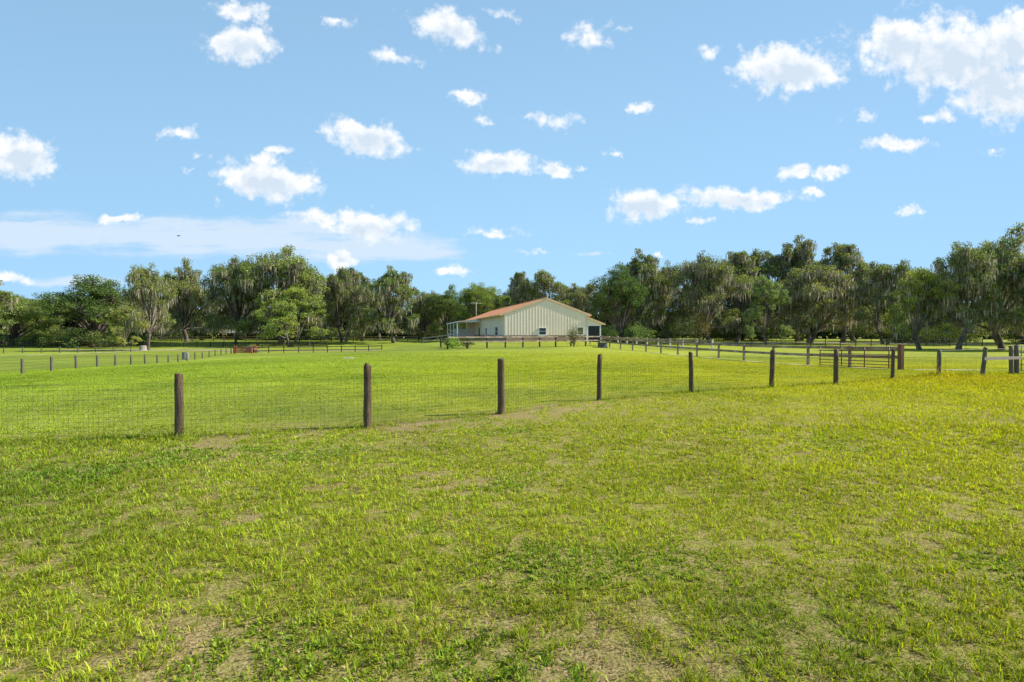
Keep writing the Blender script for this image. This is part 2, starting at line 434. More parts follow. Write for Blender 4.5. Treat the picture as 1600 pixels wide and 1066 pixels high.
EXPO = 1.0
SKY_AIR, SKY_DUST, SKY_OZ, SKY_STR, SKY_SAT, SKY_TINT = 1.0, .2, 1.0, .15, .93, (.83, .96, .885)
CLOUD_STR = .54
CLOUDS = [  # px, py on a 1600 x 1066 chart of the northern sky (800 per unit of slope), half sizes, opacity, tilt
 (385,24,58,22,.75,8),(378,75,74,38,1,0),(530,38,30,15,.62,10),(700,50,86,36,.85,14),(618,92,50,15,.5,12),
 (920,62,50,28,.55,0),(972,52,14,9,.5,0),(731,157,36,21,.85,10),(748,192,24,9,.42,0),(1232,110,112,50,1,0),
 (1470,88,172,76,1,5),(1400,70,80,50,1,0),(1560,140,120,70,1,0),(1570,75,90,60,1,0),(1462,187,30,14,.8,0),(1590,38,50,34,.7,0),(1105,88,22,22,.45,40),
 (997,174,24,14,.75,0),(865,191,50,21,.62,0),(36,246,72,46,1,14),(575,217,80,34,1,16),(282,213,40,16,.5,0),
 (315,243,20,8,.48,0),(440,238,28,10,.55,0),(420,282,100,42,1,10),(345,318,26,14,.46,30),(775,257,76,25,.95,0),
 (868,270,34,16,.85,6),(906,262,14,8,.5,0),(957,240,26,9,.62,0),(1245,266,44,17,.8,-8),(1295,272,40,14,.8,6),(1400,228,72,18,.8,0),
 (1340,185,36,16,.45,0),(1005,322,74,34,.95,0),(1150,312,130,25,.95,2),(1268,302,30,11,.75,0),(1088,346,34,9,.65,0),
 (1418,328,32,14,.78,0),(578,350,88,32,.95,6),(500,342,60,18,.8,0),(190,342,42,11,.72,0),(775,363,58,10,.66,0),(713,422,30,12,.8,0),
 (532,405,30,24,.9,-20),(20,438,52,15,.7,6),(842,393,40,6,.5,0),(1028,397,16,6,.5,0),(1430,10,26,9,.45,0),(790,27,40,11,.42,10),
 (300,262,14,6,.45,0),(825,189,22,7,.42,0),(1550,238,20,7,.42,0),
]
BANKS = [(60,366,320,48,1.0),(300,372,350,46,1.0),(560,388,290,38,1.0),(480,352,190,30,.8),(470,335,80,10,.7),(120,442,160,18,.6),(920,398,60,8,.6),(250,345,160,16,.7),(680,395,120,18,.7)]
build_world()
sun = bpy.data.lights.new('sun', 'SUN'); sun.energy = 3.8; sun.angle = R(.53); sun.color = (1, .94, .84)
so = bpy.data.objects.new('sun', sun); COL.objects.link(so)
sd = Vector((math.sin(R(SUN_AZ)) * math.cos(R(SUN_EL)), math.cos(R(SUN_AZ)) * math.cos(R(SUN_EL)), math.sin(R(SUN_EL))))
so.rotation_euler = sd.to_track_quat('Z', 'Y').to_euler(); so.location = sd * 80

cam = bpy.data.cameras.new('camera'); cam.lens = 18; cam.sensor_width = 36; cam.clip_end = 3000; cam.clip_start = .05
co_ = bpy.data.objects.new('camera', cam); COL.objects.link(co_); co_.location = (0, 0, 1.74); co_.rotation_euler = (R(89.0), 0, 0)
SC.camera = co_
SC.view_settings.view_transform = 'Standard'; SC.view_settings.look = 'None'; SC.view_settings.gamma = 1
SC.view_settings.use_curve_mapping = False; SC.view_settings.exposure = EXPO
SC.cycles.max_bounces = 6; SC.cycles.diffuse_bounces = 3; SC.cycles.glossy_bounces = 2; SC.cycles.transmission_bounces = 3; SC.cycles.transparent_max_bounces = 4
# ------------------------------------------------------------------ ground and grass
FENCE = [(-8.6, 7.95), (-5.49, 8.42), (-2.64, 9.32), (-.23, 10.86), (2.21, 13.0), (5.19, 14.8), (8.13, 16.0), (10.92, 17.24),
         (14.46, 19.44), (17.56, 21.06), (19.91, 21.64), (22.12, 22.66)]
FX = np.array([-60] + [p[0] for p in FENCE] + [26, 60.]); FY = np.array([5.5] + [p[1] for p in FENCE] + [24, 34.])
def fence_side(X, Y):
    """signed metres beyond (+) or before (-) the wire fence, measured along y"""
    return Y - np.interp(X, FX, FY)

def lumps(X, Y):
    return .036 * (fbm(X * .7, Y * .7, 41, 3) - .5) * (1 - sst(10, 24, Y)) * (1 - sst(12, 24, np.abs(X)))

def bare(X, Y):
    n = fbm(X * 1.5, Y * 1.5, 5, 3); m = fbm(X * 6.2, Y * 6.2, 9, 3)
    s = fence_side(X, Y)
    region = .622 + .10 * sst(3.5, 9, X) + .03 * sst(-2, -7, X)
    region = region - .13 * np.exp(-((s + .5) / .8) ** 2) * sst(-7, -3, X) * (1 - sst(1.5, 5, X)) - .08 * np.exp(-(((X - .4) / 2.4) ** 2 + ((Y - 11.8) / 1.1) ** 2))
    region = region - .05 * np.exp(-(((X + .6) / 1.6) ** 2 + ((Y - 5.0) / 1.6) ** 2))
    beyond = sst(.8, 2.2, s) * (1 - np.exp(-(((X - .6) / 3) ** 2 + ((Y - 12.) / 1.6) ** 2)))
    v = n * .5 + m * .5 - region - .3 * beyond
    return sst(-.02, .14, v)

def turf_color(X, Y):
    """colour of the living grass: greener in the west, backlit yellow painted in to the east, mown bands beyond the fence"""
    e = sst(-14, 16, X + .07 * (Y - 10))
    fade = 1 - sst(12, 32, Y)
    g = fbm(X * .35, Y * .35, 21, 4) * fade + fbm(X * .09, Y * .09, 22, 2) * (1 - fade); g2 = .5 + (fbm(X * 1.3, Y * 1.3, 33, 3) - .5) * fade
    s = fence_side(X, Y); far = sst(-.2, 1.2, s)
    A = np.array(C_WEST); B = np.array(C_EAST_BACKLIT); D = np.array(C_DARK)
    c = A[None] * (1 - e)[:, None] + B[None] * e[:, None]
    k = np.clip((g - .5) * 2.2 + (g2 - .5) * 1.1, -.55, .6)
    c = c + (D[None] - c) * np.clip(k, 0, 1)[:, None] * .9
    c = c * (1 + np.clip(-k, 0, 1) * .35)[:, None]
    # mowing stripes in the paddock
    band = np.sin((Y * .92 + X * .18) * 1.15 + 1.6 * fbm(X * .06, Y * .12, 3, 2) * 6)
    c = c * (1 + .03 * band * far)[:, None]
    yel = np.exp(-(((X - 20) / 9) ** 2 + ((Y - 19.5) / 2.6) ** 2)) * (1 - far) * .8
    c = c * (1 - yel)[:, None] + np.array((.44, .36, .012))[None] * yel[:, None]
    return np.clip(c, .004, .9)

C_WEST, C_EAST_BACKLIT, C_DARK = (.285, .375, .028), (.415, .405, .008), (.14, .235, .016)  # eastern tone carries the yellow of backlit blades

def make_ground():
    def axis(lo, hi, base, k):
        out = [0.0]
        while out[-1] < hi: out.append(out[-1] + max(base, k * abs(out[-1])))
        neg = [0.0]
        while neg[-1] > lo: neg.append(neg[-1] - max(base, k * abs(neg[-1])))
        return np.array(neg[::-1][:-1] + out)
    xs = axis(-900, 900, .35, .03); ys = axis(-60, 1500, .3, .024)
    X, Y = np.meshgrid(xs, ys); Z = terr(X, Y)
    Z = Z + lumps(X, Y)
    V = np.stack([X, Y, Z], -1).reshape(-1, 3)
    nx, ny = len(xs), len(ys)
    i = np.arange(nx - 1)[None] + np.arange(ny - 1)[:, None] * nx
    P = np.stack([i, i + 1, i + nx + 1, i + nx], -1).reshape(-1)
    xf, yf = V[:, 0], V[:, 1]
    c = turf_color(xf, yf) * .78
    dist = sst(22, 48, yf)[:, None] * .65
    c = c * (1 - dist) + (np.array((.285, .335, .05)) * .78)[None] * dist * (c.sum(1) / .55)[:, None].clip(.8, 1.15)
    s = fence_side(xf, yf)
    near = (1 - sst(9, 22, yf)) * (.55 + .45 * (1 - sst(0, 1.5, s)))
    b = bare(xf, yf); near = np.maximum(near, b * (1 - sst(30, 45, yf)))
    shade = np.ones(len(xf))
    c4 = np.concatenate([c, np.ones((len(c), 1))], 1)
    o = mesh_np('ground', V, P, np.full(len(P) // 4, 4), M['ground'], None, True,
                {'Col': ('FLOAT_COLOR', 'POINT', c4), 'near': ('FLOAT', 'POINT', near), 'bare': ('FLOAT', 'POINT', b)})
    tag(o, 'wide pasture of mown yellow-green grass with worn sandy patches', 'ground', kind='structure')

def make_grass(n_total=1700000):
    rng = np.random.default_rng(5)
    Y0, Y1 = 1.9, 46.0
    # density per square metre falls with distance while the blades get wider
    yy = np.linspace(Y0, Y1, 4000)
    dens = np.where(yy < 4, 1.0, (4 / yy) ** 1.62)
    pdf = dens * (2.25 * yy + 2.4); cdf = np.cumsum(pdf); cdf /= cdf[-1]
    Y = np.interp(rng.random(n_total), cdf, yy)
    X = (rng.random(n_total) * 2 - 1) * (1.125 * Y + 1.2)
    # gather blades into tufts
    q = np.clip(Y / 4, 1, 6); cell = .07 * 2 ** (np.floor(np.log2(q) * 2 + rng.random(n_total)) / 2)
    # tuft cells on a turned, staggered lattice so that no rows show
    ca_, sa_ = math.cos(.55), math.sin(.55)
    wu = .35 * (fbm(X * 1.7, Y * 1.7, 61, 2) - .5); wv_ = .35 * (fbm(X * 1.7 + 9, Y * 1.7, 62, 2) - .5)
    U = X * ca_ + Y * sa_ + wu; Vv = -X * sa_ + Y * ca_ + wv_
    cy = np.floor(Vv / cell); sh_ = _h(cy, cy * 0 + 5, 70); cx = np.floor(U / cell + sh_)
    ju = (cx - sh_ + _h(cx, cy, 71)) * cell; jv = (cy + _h(cx, cy, 72)) * cell
    du, dv = ju - U, jv - Vv
    pull = .5 * rng.random(n_total) ** .7 * (1 - .75 * sst(7, 18, Y))
    jx = X + du * ca_ - dv * sa_; jy = Y + du * sa_ + dv * ca_
    X = X + (jx - X) * pull; Y = Y + (jy - Y) * pull
    b = bare(X, Y)
    s = fence_side(X, Y)
    keep = rng.random(n_total) > b * .80
    clump = _h(cx, cy, 73)
    spot = sst(.59, .68, fbm(X * 5.5, Y * 5.5, 83, 3)) * (1 - sst(10, 18, Y)) * sst(.5, -.5, s)
    keep &= rng.random(n_total) > spot * .85
    keep &= rng.random(n_total) > np.clip((.22 - clump) * 2.6, 0, .6) * (1 - sst(9, 16, Y))
    X, Y, s, b, clump, q = X[keep], Y[keep], s[keep], b[keep], clump[keep], q[keep]; n = len(X)
    r = rng.random((10, n))
    big = fbm(X * .5, Y * .5, 55, 3)
    L = (.028 + .040 * r[0] ** 1.5) * (.55 + .8 * clump) * (.7 + .7 * big)
    L *= np.where(s > .25, .48, 1.0)
    tall = np.exp(-(s / .13) ** 2) * (rng.random(n) < .6) * sst(-7, -5, X)          # uncut fringe under the wire
    L = L * (1 + 1.5 * tall * r[1])
    tuft = np.exp(-(((X - 17.4) / 1.4) ** 2 + ((Y - 21.0) / .5) ** 2)) + .8 * np.exp(-(((X - 19.2) / .6) ** 2 + ((Y - 21.4) / .4) ** 2))
    L = L * (1 + 3.2 * np.clip(tuft, 0, 1) * r[2])
    W = (.0042 + .0032 * r[3]) * q ** .86
    L = L * (1 + .10 * (q - 1))
    # low clover-like patches, cooler green
    clov = sst(.60, .74, fbm(X * .8 + 7, Y * .8, 91, 3)) * (s < 0) * (1 - sst(3, 8, X))
    L = L * (1 - .35 * clov); W = W * (1 + .8 * clov)
    # weeds left standing round every post
    pd = np.full(n, 9.0)
    for (fx_, fy_) in FENCE: pd = np.minimum(pd, np.hypot(X - fx_, Y - fy_))
    L = L * (1 + 2.0 * np.exp(-(pd / .13) ** 2) * r[1])
    # colours
    c = turf_color(X, Y)
    c = c + (np.array((.18, .30, .030))[None] - c) * (clov * .5)[:, None]
    vr = (.42 + 1.1 * r[4])[:, None]
    c = c * vr
    hue = (r[5] - .5)[:, None]
    c = c * (1 + hue * np.array([.35, -.05, -.6])[None])
    straw = r[6] < (.17 + .6 * b + .10 * (s < 0) * (1 - sst(4, 12, X)))
    sc = np.array((.46, .34, .16))[None] * (.55 + .8 * r[7])[:, None]
    c = np.where(straw[:, None], sc, c)
    L = np.where(straw, L * .75, L)
    az = r[8] * 2 * PI
    # each tuft fans outwards
    out = np.arctan2(Y - jy[keep], X - jx[keep]); az = np.where(r[9] < .6, out + (r[8] - .5) * 1.6, az)
    lean = np.where(straw, 1.0 + .5 * r[0], .25 + .95 * rng.random(n))
    dx, dy = np.cos(az), np.sin(az)
    pa = az + PI / 2 + (rng.random(n) - .5) * 1.2; wx, wy = np.cos(pa), np.sin(pa)
    Z = terr(X, Y) + lumps(X, Y) - .004
    base = np.stack([X, Y, Z], 1); wv = np.stack([wx, wy, np.zeros(n)], 1) * (W / 2)[:, None]
    l1 = lean * .6; l2 = np.minimum(lean * 1.5, 1.5)
    mid = base + np.stack([dx * np.sin(l1), dy * np.sin(l1), np.cos(l1)], 1) * (L * .52)[:, None]
    tip = mid + np.stack([dx * np.sin(l2), dy * np.sin(l2), np.cos(l2)], 1) * (L * .52)[:, None]
    nearm = Y < 9.5
    # near: quad + triangle; far: one triangle
    A = np.where(nearm)[0]; B = np.where(~nearm)[0]
    VA = np.stack([base[A] - wv[A], base[A] + wv[A], mid[A] + wv[A] * .8, mid[A] - wv[A] * .8, tip[A]], 1).reshape(-1, 3)
    ia = np.arange(len(A))[:, None] * 5
    fa = np.concatenate([ia + np.array([0, 1, 2, 3])[None], ia + np.array([3, 2, 4])[None]], 1).reshape(-1)
    sa = np.tile([4, 3], len(A))
    VB = np.stack([base[B] - wv[B], base[B] + wv[B], tip[B]], 1).reshape(-1, 3)
    fb = np.arange(len(B) * 3) + len(VA); sb = np.full(len(B), 3)
    V = np.concatenate([VA, VB]); F = np.concatenate([fa, fb]); S = np.concatenate([sa, sb])
    ca = np.repeat(c[A], 5, 0); cbv = np.repeat(c[B], 3, 0)
    cc = np.concatenate([np.concatenate([ca, cbv]), np.ones((len(V), 1))], 1)
    o = mesh_np('grass', V, F, S, M['blade'], None, False, {'Col': ('FLOAT_COLOR', 'POINT', np.clip(cc, 0, 1))})
    tag(o, 'tufty yellow-green lawn grass with straw-coloured dead blades', 'grass', kind='stuff')

def ribbon(name, pts, width, mat, label, lift=.03, seed=1):
    P = []
    for (a, b) in zip(pts[:-1], pts[1:]):
        k = max(2, int(math.dist(a, b) / 1.0))
        for i in range(k): P.append((a[0] + (b[0] - a[0]) * i / k, a[1] + (b[1] - a[1]) * i / k))
    P.append(pts[-1]); P = np.array(P)
    T = np.gradient(P, axis=0); T /= np.linalg.norm(T, axis=1)[:, None]; Nn = np.stack([-T[:, 1], T[:, 0]], 1)
    t = np.arange(len(P)) * 1.0
    wl = width * (.35 + .3 * vnoise(t * .35, t * 0 + 3, seed)); wr = width * (.35 + .3 * vnoise(t * .35, t * 0 + 9, seed))
    cols = []
    for k in np.linspace(-1, 1, 5):
        q = P + Nn * np.where(k < 0, wl, wr)[:, None] * k
        cols.append(np.stack([q[:, 0], q[:, 1], terr(q[:, 0], q[:, 1]) + lift - .02 * abs(k)], 1))
    V = np.stack(cols, 1).reshape(-1, 3); n = len(P)
    i = np.arange(4)[None] + np.arange(n - 1)[:, None] * 5
    F = np.stack([i, i + 1, i + 6, i + 5], -1).reshape(-1)
    o = mesh_np(name, V, F, np.full(len(F) // 4, 4), mat, None, True)
    tag(o, label, 'path', kind='structure')

make_ground()
make_grass()
ribbon('dirt_track', [(-88, 66), (-76.7, 76.7), (-72.5, 85), (-71.2, 94), (-70.3, 104), (-68.5, 116), (-60, 120)], 2.2, M['sand'], 'pale sandy track curving past the far paddock', .06, 2)
ribbon('sandy_strip', [(38, 101.5), (48, 104), (60, 105), (74, 103), (90, 98)], 13.0, M['sand'], 'pale sandy strip at the feet of the right-hand oaks', .06, 4)
ribbon('footpath', [(13.6, 50), (16.6, 41), (18.6, 33.5), (19.3, 29.5), (20.6, 27.4), (22.0, 27.0), (24.5, 26.3), (30, 25.6)], .75, M['sand'], 'worn sandy footpath under the rail fence and through the gateway', .025, 6)
ribbon('dry_strip', [(-92, 104), (-70, 103), (-50, 99), (-38, 101), (-26, 103)], 5.5, M['tan'], 'strip of dry tan grass under the oaks behind the red gate', .05, 8)

# ------------------------------------------------------------------ fences
def wood_post(x, y, h, r, mat, parent, seed, lean=(0, 0), name='post', n=12, origin=None):
    rnd = random.Random(seed); g = gz(x, y)
    mb = MB(); pts = []; rad = []
    for i, t in enumerate((-.12, 0, .25, .5, .75, .985, 1.0)):
        wob = .006 * rnd.uniform(-1, 1)
        pts.append((lean[0] * t * h + wob, lean[1] * t * h + .006 * rnd.uniform(-1, 1), t * h)); rad.append(r * (1.06 - .08 * max(t, 0)) * rnd.uniform(.97, 1.03) * (.965 if t == 1.0 else 1))
    mb.tube(pts, rad, n)
    o = mb.build(name, mat, parent, True)
    o.location = (x - parent.location.x, y - parent.location.y, g - parent.location.z)
    return o

def square_post(x, y, h, w, mat, parent, rz=0, name='post', below=.15):
    mb = MB(); mb.box((-w / 2, -w / 2, -below), (w / 2, w / 2, h))
    o = mb.build(name, mat, parent, False, .008)
    o.location = (x - parent.location.x, y - parent.location.y, gz(x, y) - parent.location.z); o.rotation_euler = (0, 0, rz)
    return o

# woven wire fence across the foreground
wf = empty('wire_fence', (FENCE[0][0], FENCE[0][1], 0))
tag(wf, 'long woven wire fence on dark round wooden posts crossing the foreground lawn', 'fence', 'fences')
HTS = [1.12, 1.05, 1.14, 1.17, 1.17, 1.15, 1.18, 1.16, 1.14, 1.10, 1.19, 1.25]
LEAN = [(0, 0), (-.012, .02), (.008, .01), (-.005, -.02), (.018, 0), (-.01, .02), (.015, 0), (.022, .02), (.03, 0), (.03, 0), (.10, 0), (-.03, 0)]
for i, (x, y) in enumerate(FENCE):
    p = wood_post(x, y, HTS[i], .060 + .013 * ((i * 5) % 4) / 3 if i < 9 else .075, M['post'] if i < 9 else M['post_grey'], wf, 30 + i, LEAN[i])
    if i == 10: p['label'] = 'grey post leaning to the right'
    elif i >= 9: p['label'] = 'weathered grey post'
p = wood_post(22.42, 22.72, 1.3, .09, M['post_grey'], wf, 77, (-.02, 0)); p['label'] = 'thicker grey gate post'
def woven():
    V = []; F = []
    def seg(a, b, r):
        a = Vector(a); b = Vector(b); d = (b - a).normalized(); u = d.orthogonal().normalized(); w = d.cross(u); n = len(V)
        for q in (a, b):
            for k in range(3):
                an = 2 * PI * k / 3; V.append(q + (u * math.cos(an) + w * math.sin(an)) * r)
        for k in range(3): F.append((n + k, n + (k + 1) % 3, n + 3 + (k + 1) % 3, n + 3 + k))
    hs = [.02, .09, .16, .23, .30, .37, .44, .51, .58, .66, .74, .82, .91]
    off = -.075
    rnd = random.Random(4)
    pts = FENCE[:11]
    for (a, b) in zip(pts[:-1], pts[1:]):
        a = Vector((a[0], a[1] + off, 0)); b = Vector((b[0], b[1] + off, 0)); ln = (b - a).length
        k = int(ln / .07); prev = None
        sag = rnd.uniform(.0, .03)
        for i in range(k + 1):
            t = i / k; q = a.lerp(b, t); g = gz(q.x, q.y); sg = -sag * 4 * t * (1 - t) + .006 * rnd.uniform(-1, 1)
            cur = [Vector((q.x + .004 * rnd.uniform(-1, 1), q.y + .006 * rnd.uniform(-1, 1), g + h + sg * h)) for h in hs]
            seg(cur[0] - Vector((0, 0, .02)), cur[6], .0014); seg(cur[6], cur[-1], .0014)
            if prev:
                for j, (m, n_) in enumerate(zip(prev, cur)): seg(m, n_, .002 if j == len(hs) - 1 else .0015)
            prev = cur
    me = bpy.data.meshes.new('wire_mesh'); me.from_pydata(V, [], F); me.materials.append(M['wire'])
    o = bpy.data.objects.new('wire_mesh', me); COL.objects.link(o); o.parent = wf; o.location = (-wf.location.x, -wf.location.y, 0)
woven()
mb = MB()
def fz(i, h): x, y = FENCE[i]; return Vector((x, y, gz(x, y) + h))
mb.tube([fz(9, 1.06), (fz(9, 1.06) + fz(10, 1.14)) / 2 - Vector((0, 0, .02)), fz(10, 1.14), fz(11, 1.13)], [.008] * 4, 6)
o = mb.build('top_cable', M['galv'], wf); o.location = -wf.location
mb = MB(); mb.bar(fz(10, .72) + Vector((-.02, -.1, 0)), fz(11, .74) + Vector((.35, -.1, 0)), .035, .13)
o = mb.build('crossboard', M['plank_grey'], wf); o.location = -wf.location; o['label'] = 'pale weathered crossboard'
# the end of another gate, white top bar, leaving the view at the right edge
tg = empty('tube_gate', (22.6, 22.75, gz(22.6, 22.75))); tag(tg, 'white-topped tube gate only just entering at the right edge', 'gate', 'gates')
for nm, h, m_ in (('top_bar', 1.23, 'white'), ('bar', .95, 'galv'), ('bar', .68, 'galv'), ('bar', .42, 'galv'), ('bottom_bar', .15, 'galv')):
    mb = MB(); mb.tube([(0, 0, h), (3.6, 1.1, h)], [.032 if nm == 'top_bar' else .02] * 2, 8); mb.build(nm, M[m_], tg, True)
for t in (0.02, .5, .98):
    mb = MB(); mb.tube([(3.6 * t, 1.1 * t, .15), (3.6 * t, 1.1 * t, 1.23)], [.02] * 2, 8); mb.build('upright', M['galv'], tg, True)

def rail_fence(name, label, pts, h, rails, pw, mat, railmat=None, rail_h=.14, rail_t=.035, postcap=None, round_=False, face=-1, grp='fences', labels=None):
    """posts as parts; each run of boards one part. rails: heights above the ground."""
    o = empty(name, (pts[0][0], pts[0][1], gz(*pts[0]))); tag(o, label, 'fence', grp); o_posts = []
    for i, (x, y) in enumerate(pts):
        j = min(i, len(pts) - 2); a = math.atan2(pts[j + 1][1] - pts[j][1], pts[j + 1][0] - pts[j][0])
        if round_: p = wood_post(x, y, h * random.uniform(.97, 1.03), pw / 2, mat, o, i, (random.uniform(-.02, .02), 0), n=8)
        else: p = square_post(x, y, h * random.uniform(.985, 1.02), pw, mat, o, a)
        o_posts.append(p)
        if postcap and i in postcap: p.data.materials[0] = M['offwhite']
    for (rh, nm) in rails:
        mb = MB()
        for (a, b) in zip(pts[:-1], pts[1:]):
            d = Vector((b[0] - a[0], b[1] - a[1])).normalized(); s = Vector((d.y, -d.x)) * (pw / 2 + rail_t / 2 + .004) * (-face)
            j1, j2 = random.uniform(-.012, .012), random.uniform(-.012, .012)
            A = Vector((a[0] + s.x, a[1] + s.y, gz(*a) + rh + j1)); B = Vector((b[0] + s.x, b[1] + s.y, gz(*b) + rh + j2))
            mb.bar(A, A.lerp(B, .996), rail_t, rail_h)
        r = mb.build(nm, railmat or mat, o); r.location = -o.location
    return o_posts

# rail fence from the gate to the barn corner
PL = [(20.29 - .7 * i, 26.7 + 2.97 * i) for i in range(14)]
f = rail_fence('rail_fence', 'two-rail brown plank fence running from the red gate back to the barn corner', PL, 1.27, [(1.14, 'top_rail'), (.66, 'middle_rail')], .13, M['plank'], None, .17)
gp = f[0]; gp.scale = (1.6, 1.6, 1.06); gp['label'] = 'thick reddish gate post'; gp.data.materials[0] = M['redwood']
BF = [(-4.66 + 1.965 * i, 54 + 1.325 * i) for i in range(-1, 9)]
rail_fence('rail_fence', 'two-rail brown plank fence in front of the barn gable', BF, 1.3, [(1.2, 'top_rail'), (.72, 'middle_rail')], .14, M['plank_dark'], M['plank'], .15)
WFN = [(17.4 + .86 * i, 84 - 2.75 * i) for i in range(-2, 9)]
rail_fence('rail_fence', 'plank fence with white-painted posts beyond the lawn right of the barn', WFN, 1.35, [(1.2, 'top_rail'), (.85, 'middle_rail')], .17, M['plank_grey'], M['plank'], .2, .04, range(1, 11))
F2 = [(-44 + 2.2 * i, 87 + .9 * i) for i in range(0, 10)]
rail_fence('rail_fence', 'low brown plank fence running from the small red gate towards the grassy bank', F2, 1.22, [(1.05, 'top_rail'), (.45, 'middle_rail')], .15, M['plank_dark'], M['plank_dark'], .14)
FL = [(-131 + 3.0 * i, 118.0 + .12 * i) for i in range(0, 30)]
rail_fence('rail_fence', 'long dark three-rail fence under the oaks at the far left', FL, 1.4, [(1.3, 'top_rail'), (.85, 'middle_rail'), (.4, 'bottom_rail')], .16, M['plank_dark'], None, .16)
FB = [(-120 + 3.2 * i, 152.0 - .1 * i) for i in range(0, 30)]
rail_fence('rail_fence', 'distant dark fence seen between the trunks behind the left oaks', FB, 1.5, [(1.35, 'top_rail'), (.8, 'middle_rail')], .2, M['plank_dark'], M['plank'], .2)
FP = [(-14.6 + 2.35 * i, 84 + .3 * i) for i in range(0, 3)]
rail_fence('rail_fence', 'short grey-brown fence beside the porch at the sandy gateway', FP, 1.2, [(1.08, 'top_rail'), (.55, 'middle_rail')], .16, M['plank'], M['plank_grey'], .16)
# wire fences on the left and the far right
def wire_line(name, label, pts, h, pr, mat, wires, wr=.006):
    o = empty(name, (pts[0][0], pts[0][1], gz(*pts[0]))); tag(o, label, 'fence', 'fences')
    for i, (x, y) in enumerate(pts): wood_post(x, y, h * random.uniform(.95, 1.05), pr, mat, o, 100 + i, (random.uniform(-.03, .03), 0), n=8)
    mb = MB()
    for wh in wires: mb.tube([(x, y - pr - .01, gz(x, y) + wh) for (x, y) in pts], [wr] * len(pts), 4)
    w = mb.build('wire_strands', M['wire'], o); w.location = -o.location
    return o
LW = [(-31.6 - .93 * i, 33 + 3.14 * i) for i in range(-3, 18)]
wire_line('wire_fence', 'row of short grey posts with thin wire receding along the left paddock', LW, .95, .085, M['post_grey'], (.12, .3, .5, .7, .88))
L2 = [(-90.0 + 2.6 * i, 87.3 + .7 * i) for i in range(-3, 9)]
wire_line('wire_fence', 'faint wire fence of pale short posts beyond the sandy track', L2, 1.0, .09, M['post_grey'], (.3, .6, .9))
R2 = [(46 + 2.2 * i, 83 - .35 * i) for i in range(-5, 20)]
wire_line('wire_fence', 'thin dark wire fence under the oaks at the far right', R2, 1.15, .06, M['iron'], (.3, .7, 1.1), .012)

# red tube gate swung back along the rail fence
def tube_gate(name, label, A, B, h0, h1, bars, ups, mat, r=.022):
    g = empty(name, (A[0], A[1], gz(*A))); tag(g, label, 'gate', 'gates')
    a = Vector((0, 0, 0)); b = Vector((B[0] - A[0], B[1] - A[1], gz(*B) - gz(*A)))
    for k in range(bars):
        z = Vector((0, 0, h0 + (h1 - h0) * (k / (bars - 1)) ** 1.1)); mb = MB(); mb.tube([a + z, b + z], [r * .8] * 2, 8)
        mb.build('bar', mat, g, True)
    for t in ups:
        q = a.lerp(b, t); mb = MB(); mb.tube([q + Vector((0, 0, h0 - .02)), q + Vector((0, 0, h1 + .02))], [r] * 2, 8); mb.build('upright', mat, g, True)
    return g
tube_gate('tube_gate', 'dark red tube gate swung back against the brown rail fence', (20.02, 27.0), (18.9, 31.45), .08, 1.19, 7, (.03, .34, .66, .99), M['redgate'], .026)
# small red wooden gate on the left
M['redboard'] = paint('red_board', (.36, .10, .06), .25, .8, 4)
g = empty('plank_gate', (-47.0, 86.5, gz(-47, 86.5))); tag(g, 'small faded red plank gate at the end of the low brown fence', 'gate', 'gates')
for x in (0, .35, 3.0):
    mb = MB(); mb.box((x - .09, -.09, -.1), (x + .09, .09, 1.3 if x < 1 else 1.0)); mb.build('post', M['redboard'], g)
for h in (.15, .42, .69, .95):
    mb = MB(); mb.box((.02, -.13, h), (3.1, -.095, h + .19)); mb.build('board', M['redboard'], g)
# ------------------------------------------------------------------ oaks
def unit(v): return v / (np.linalg.norm(v, axis=-1, keepdims=True) + 1e-9)

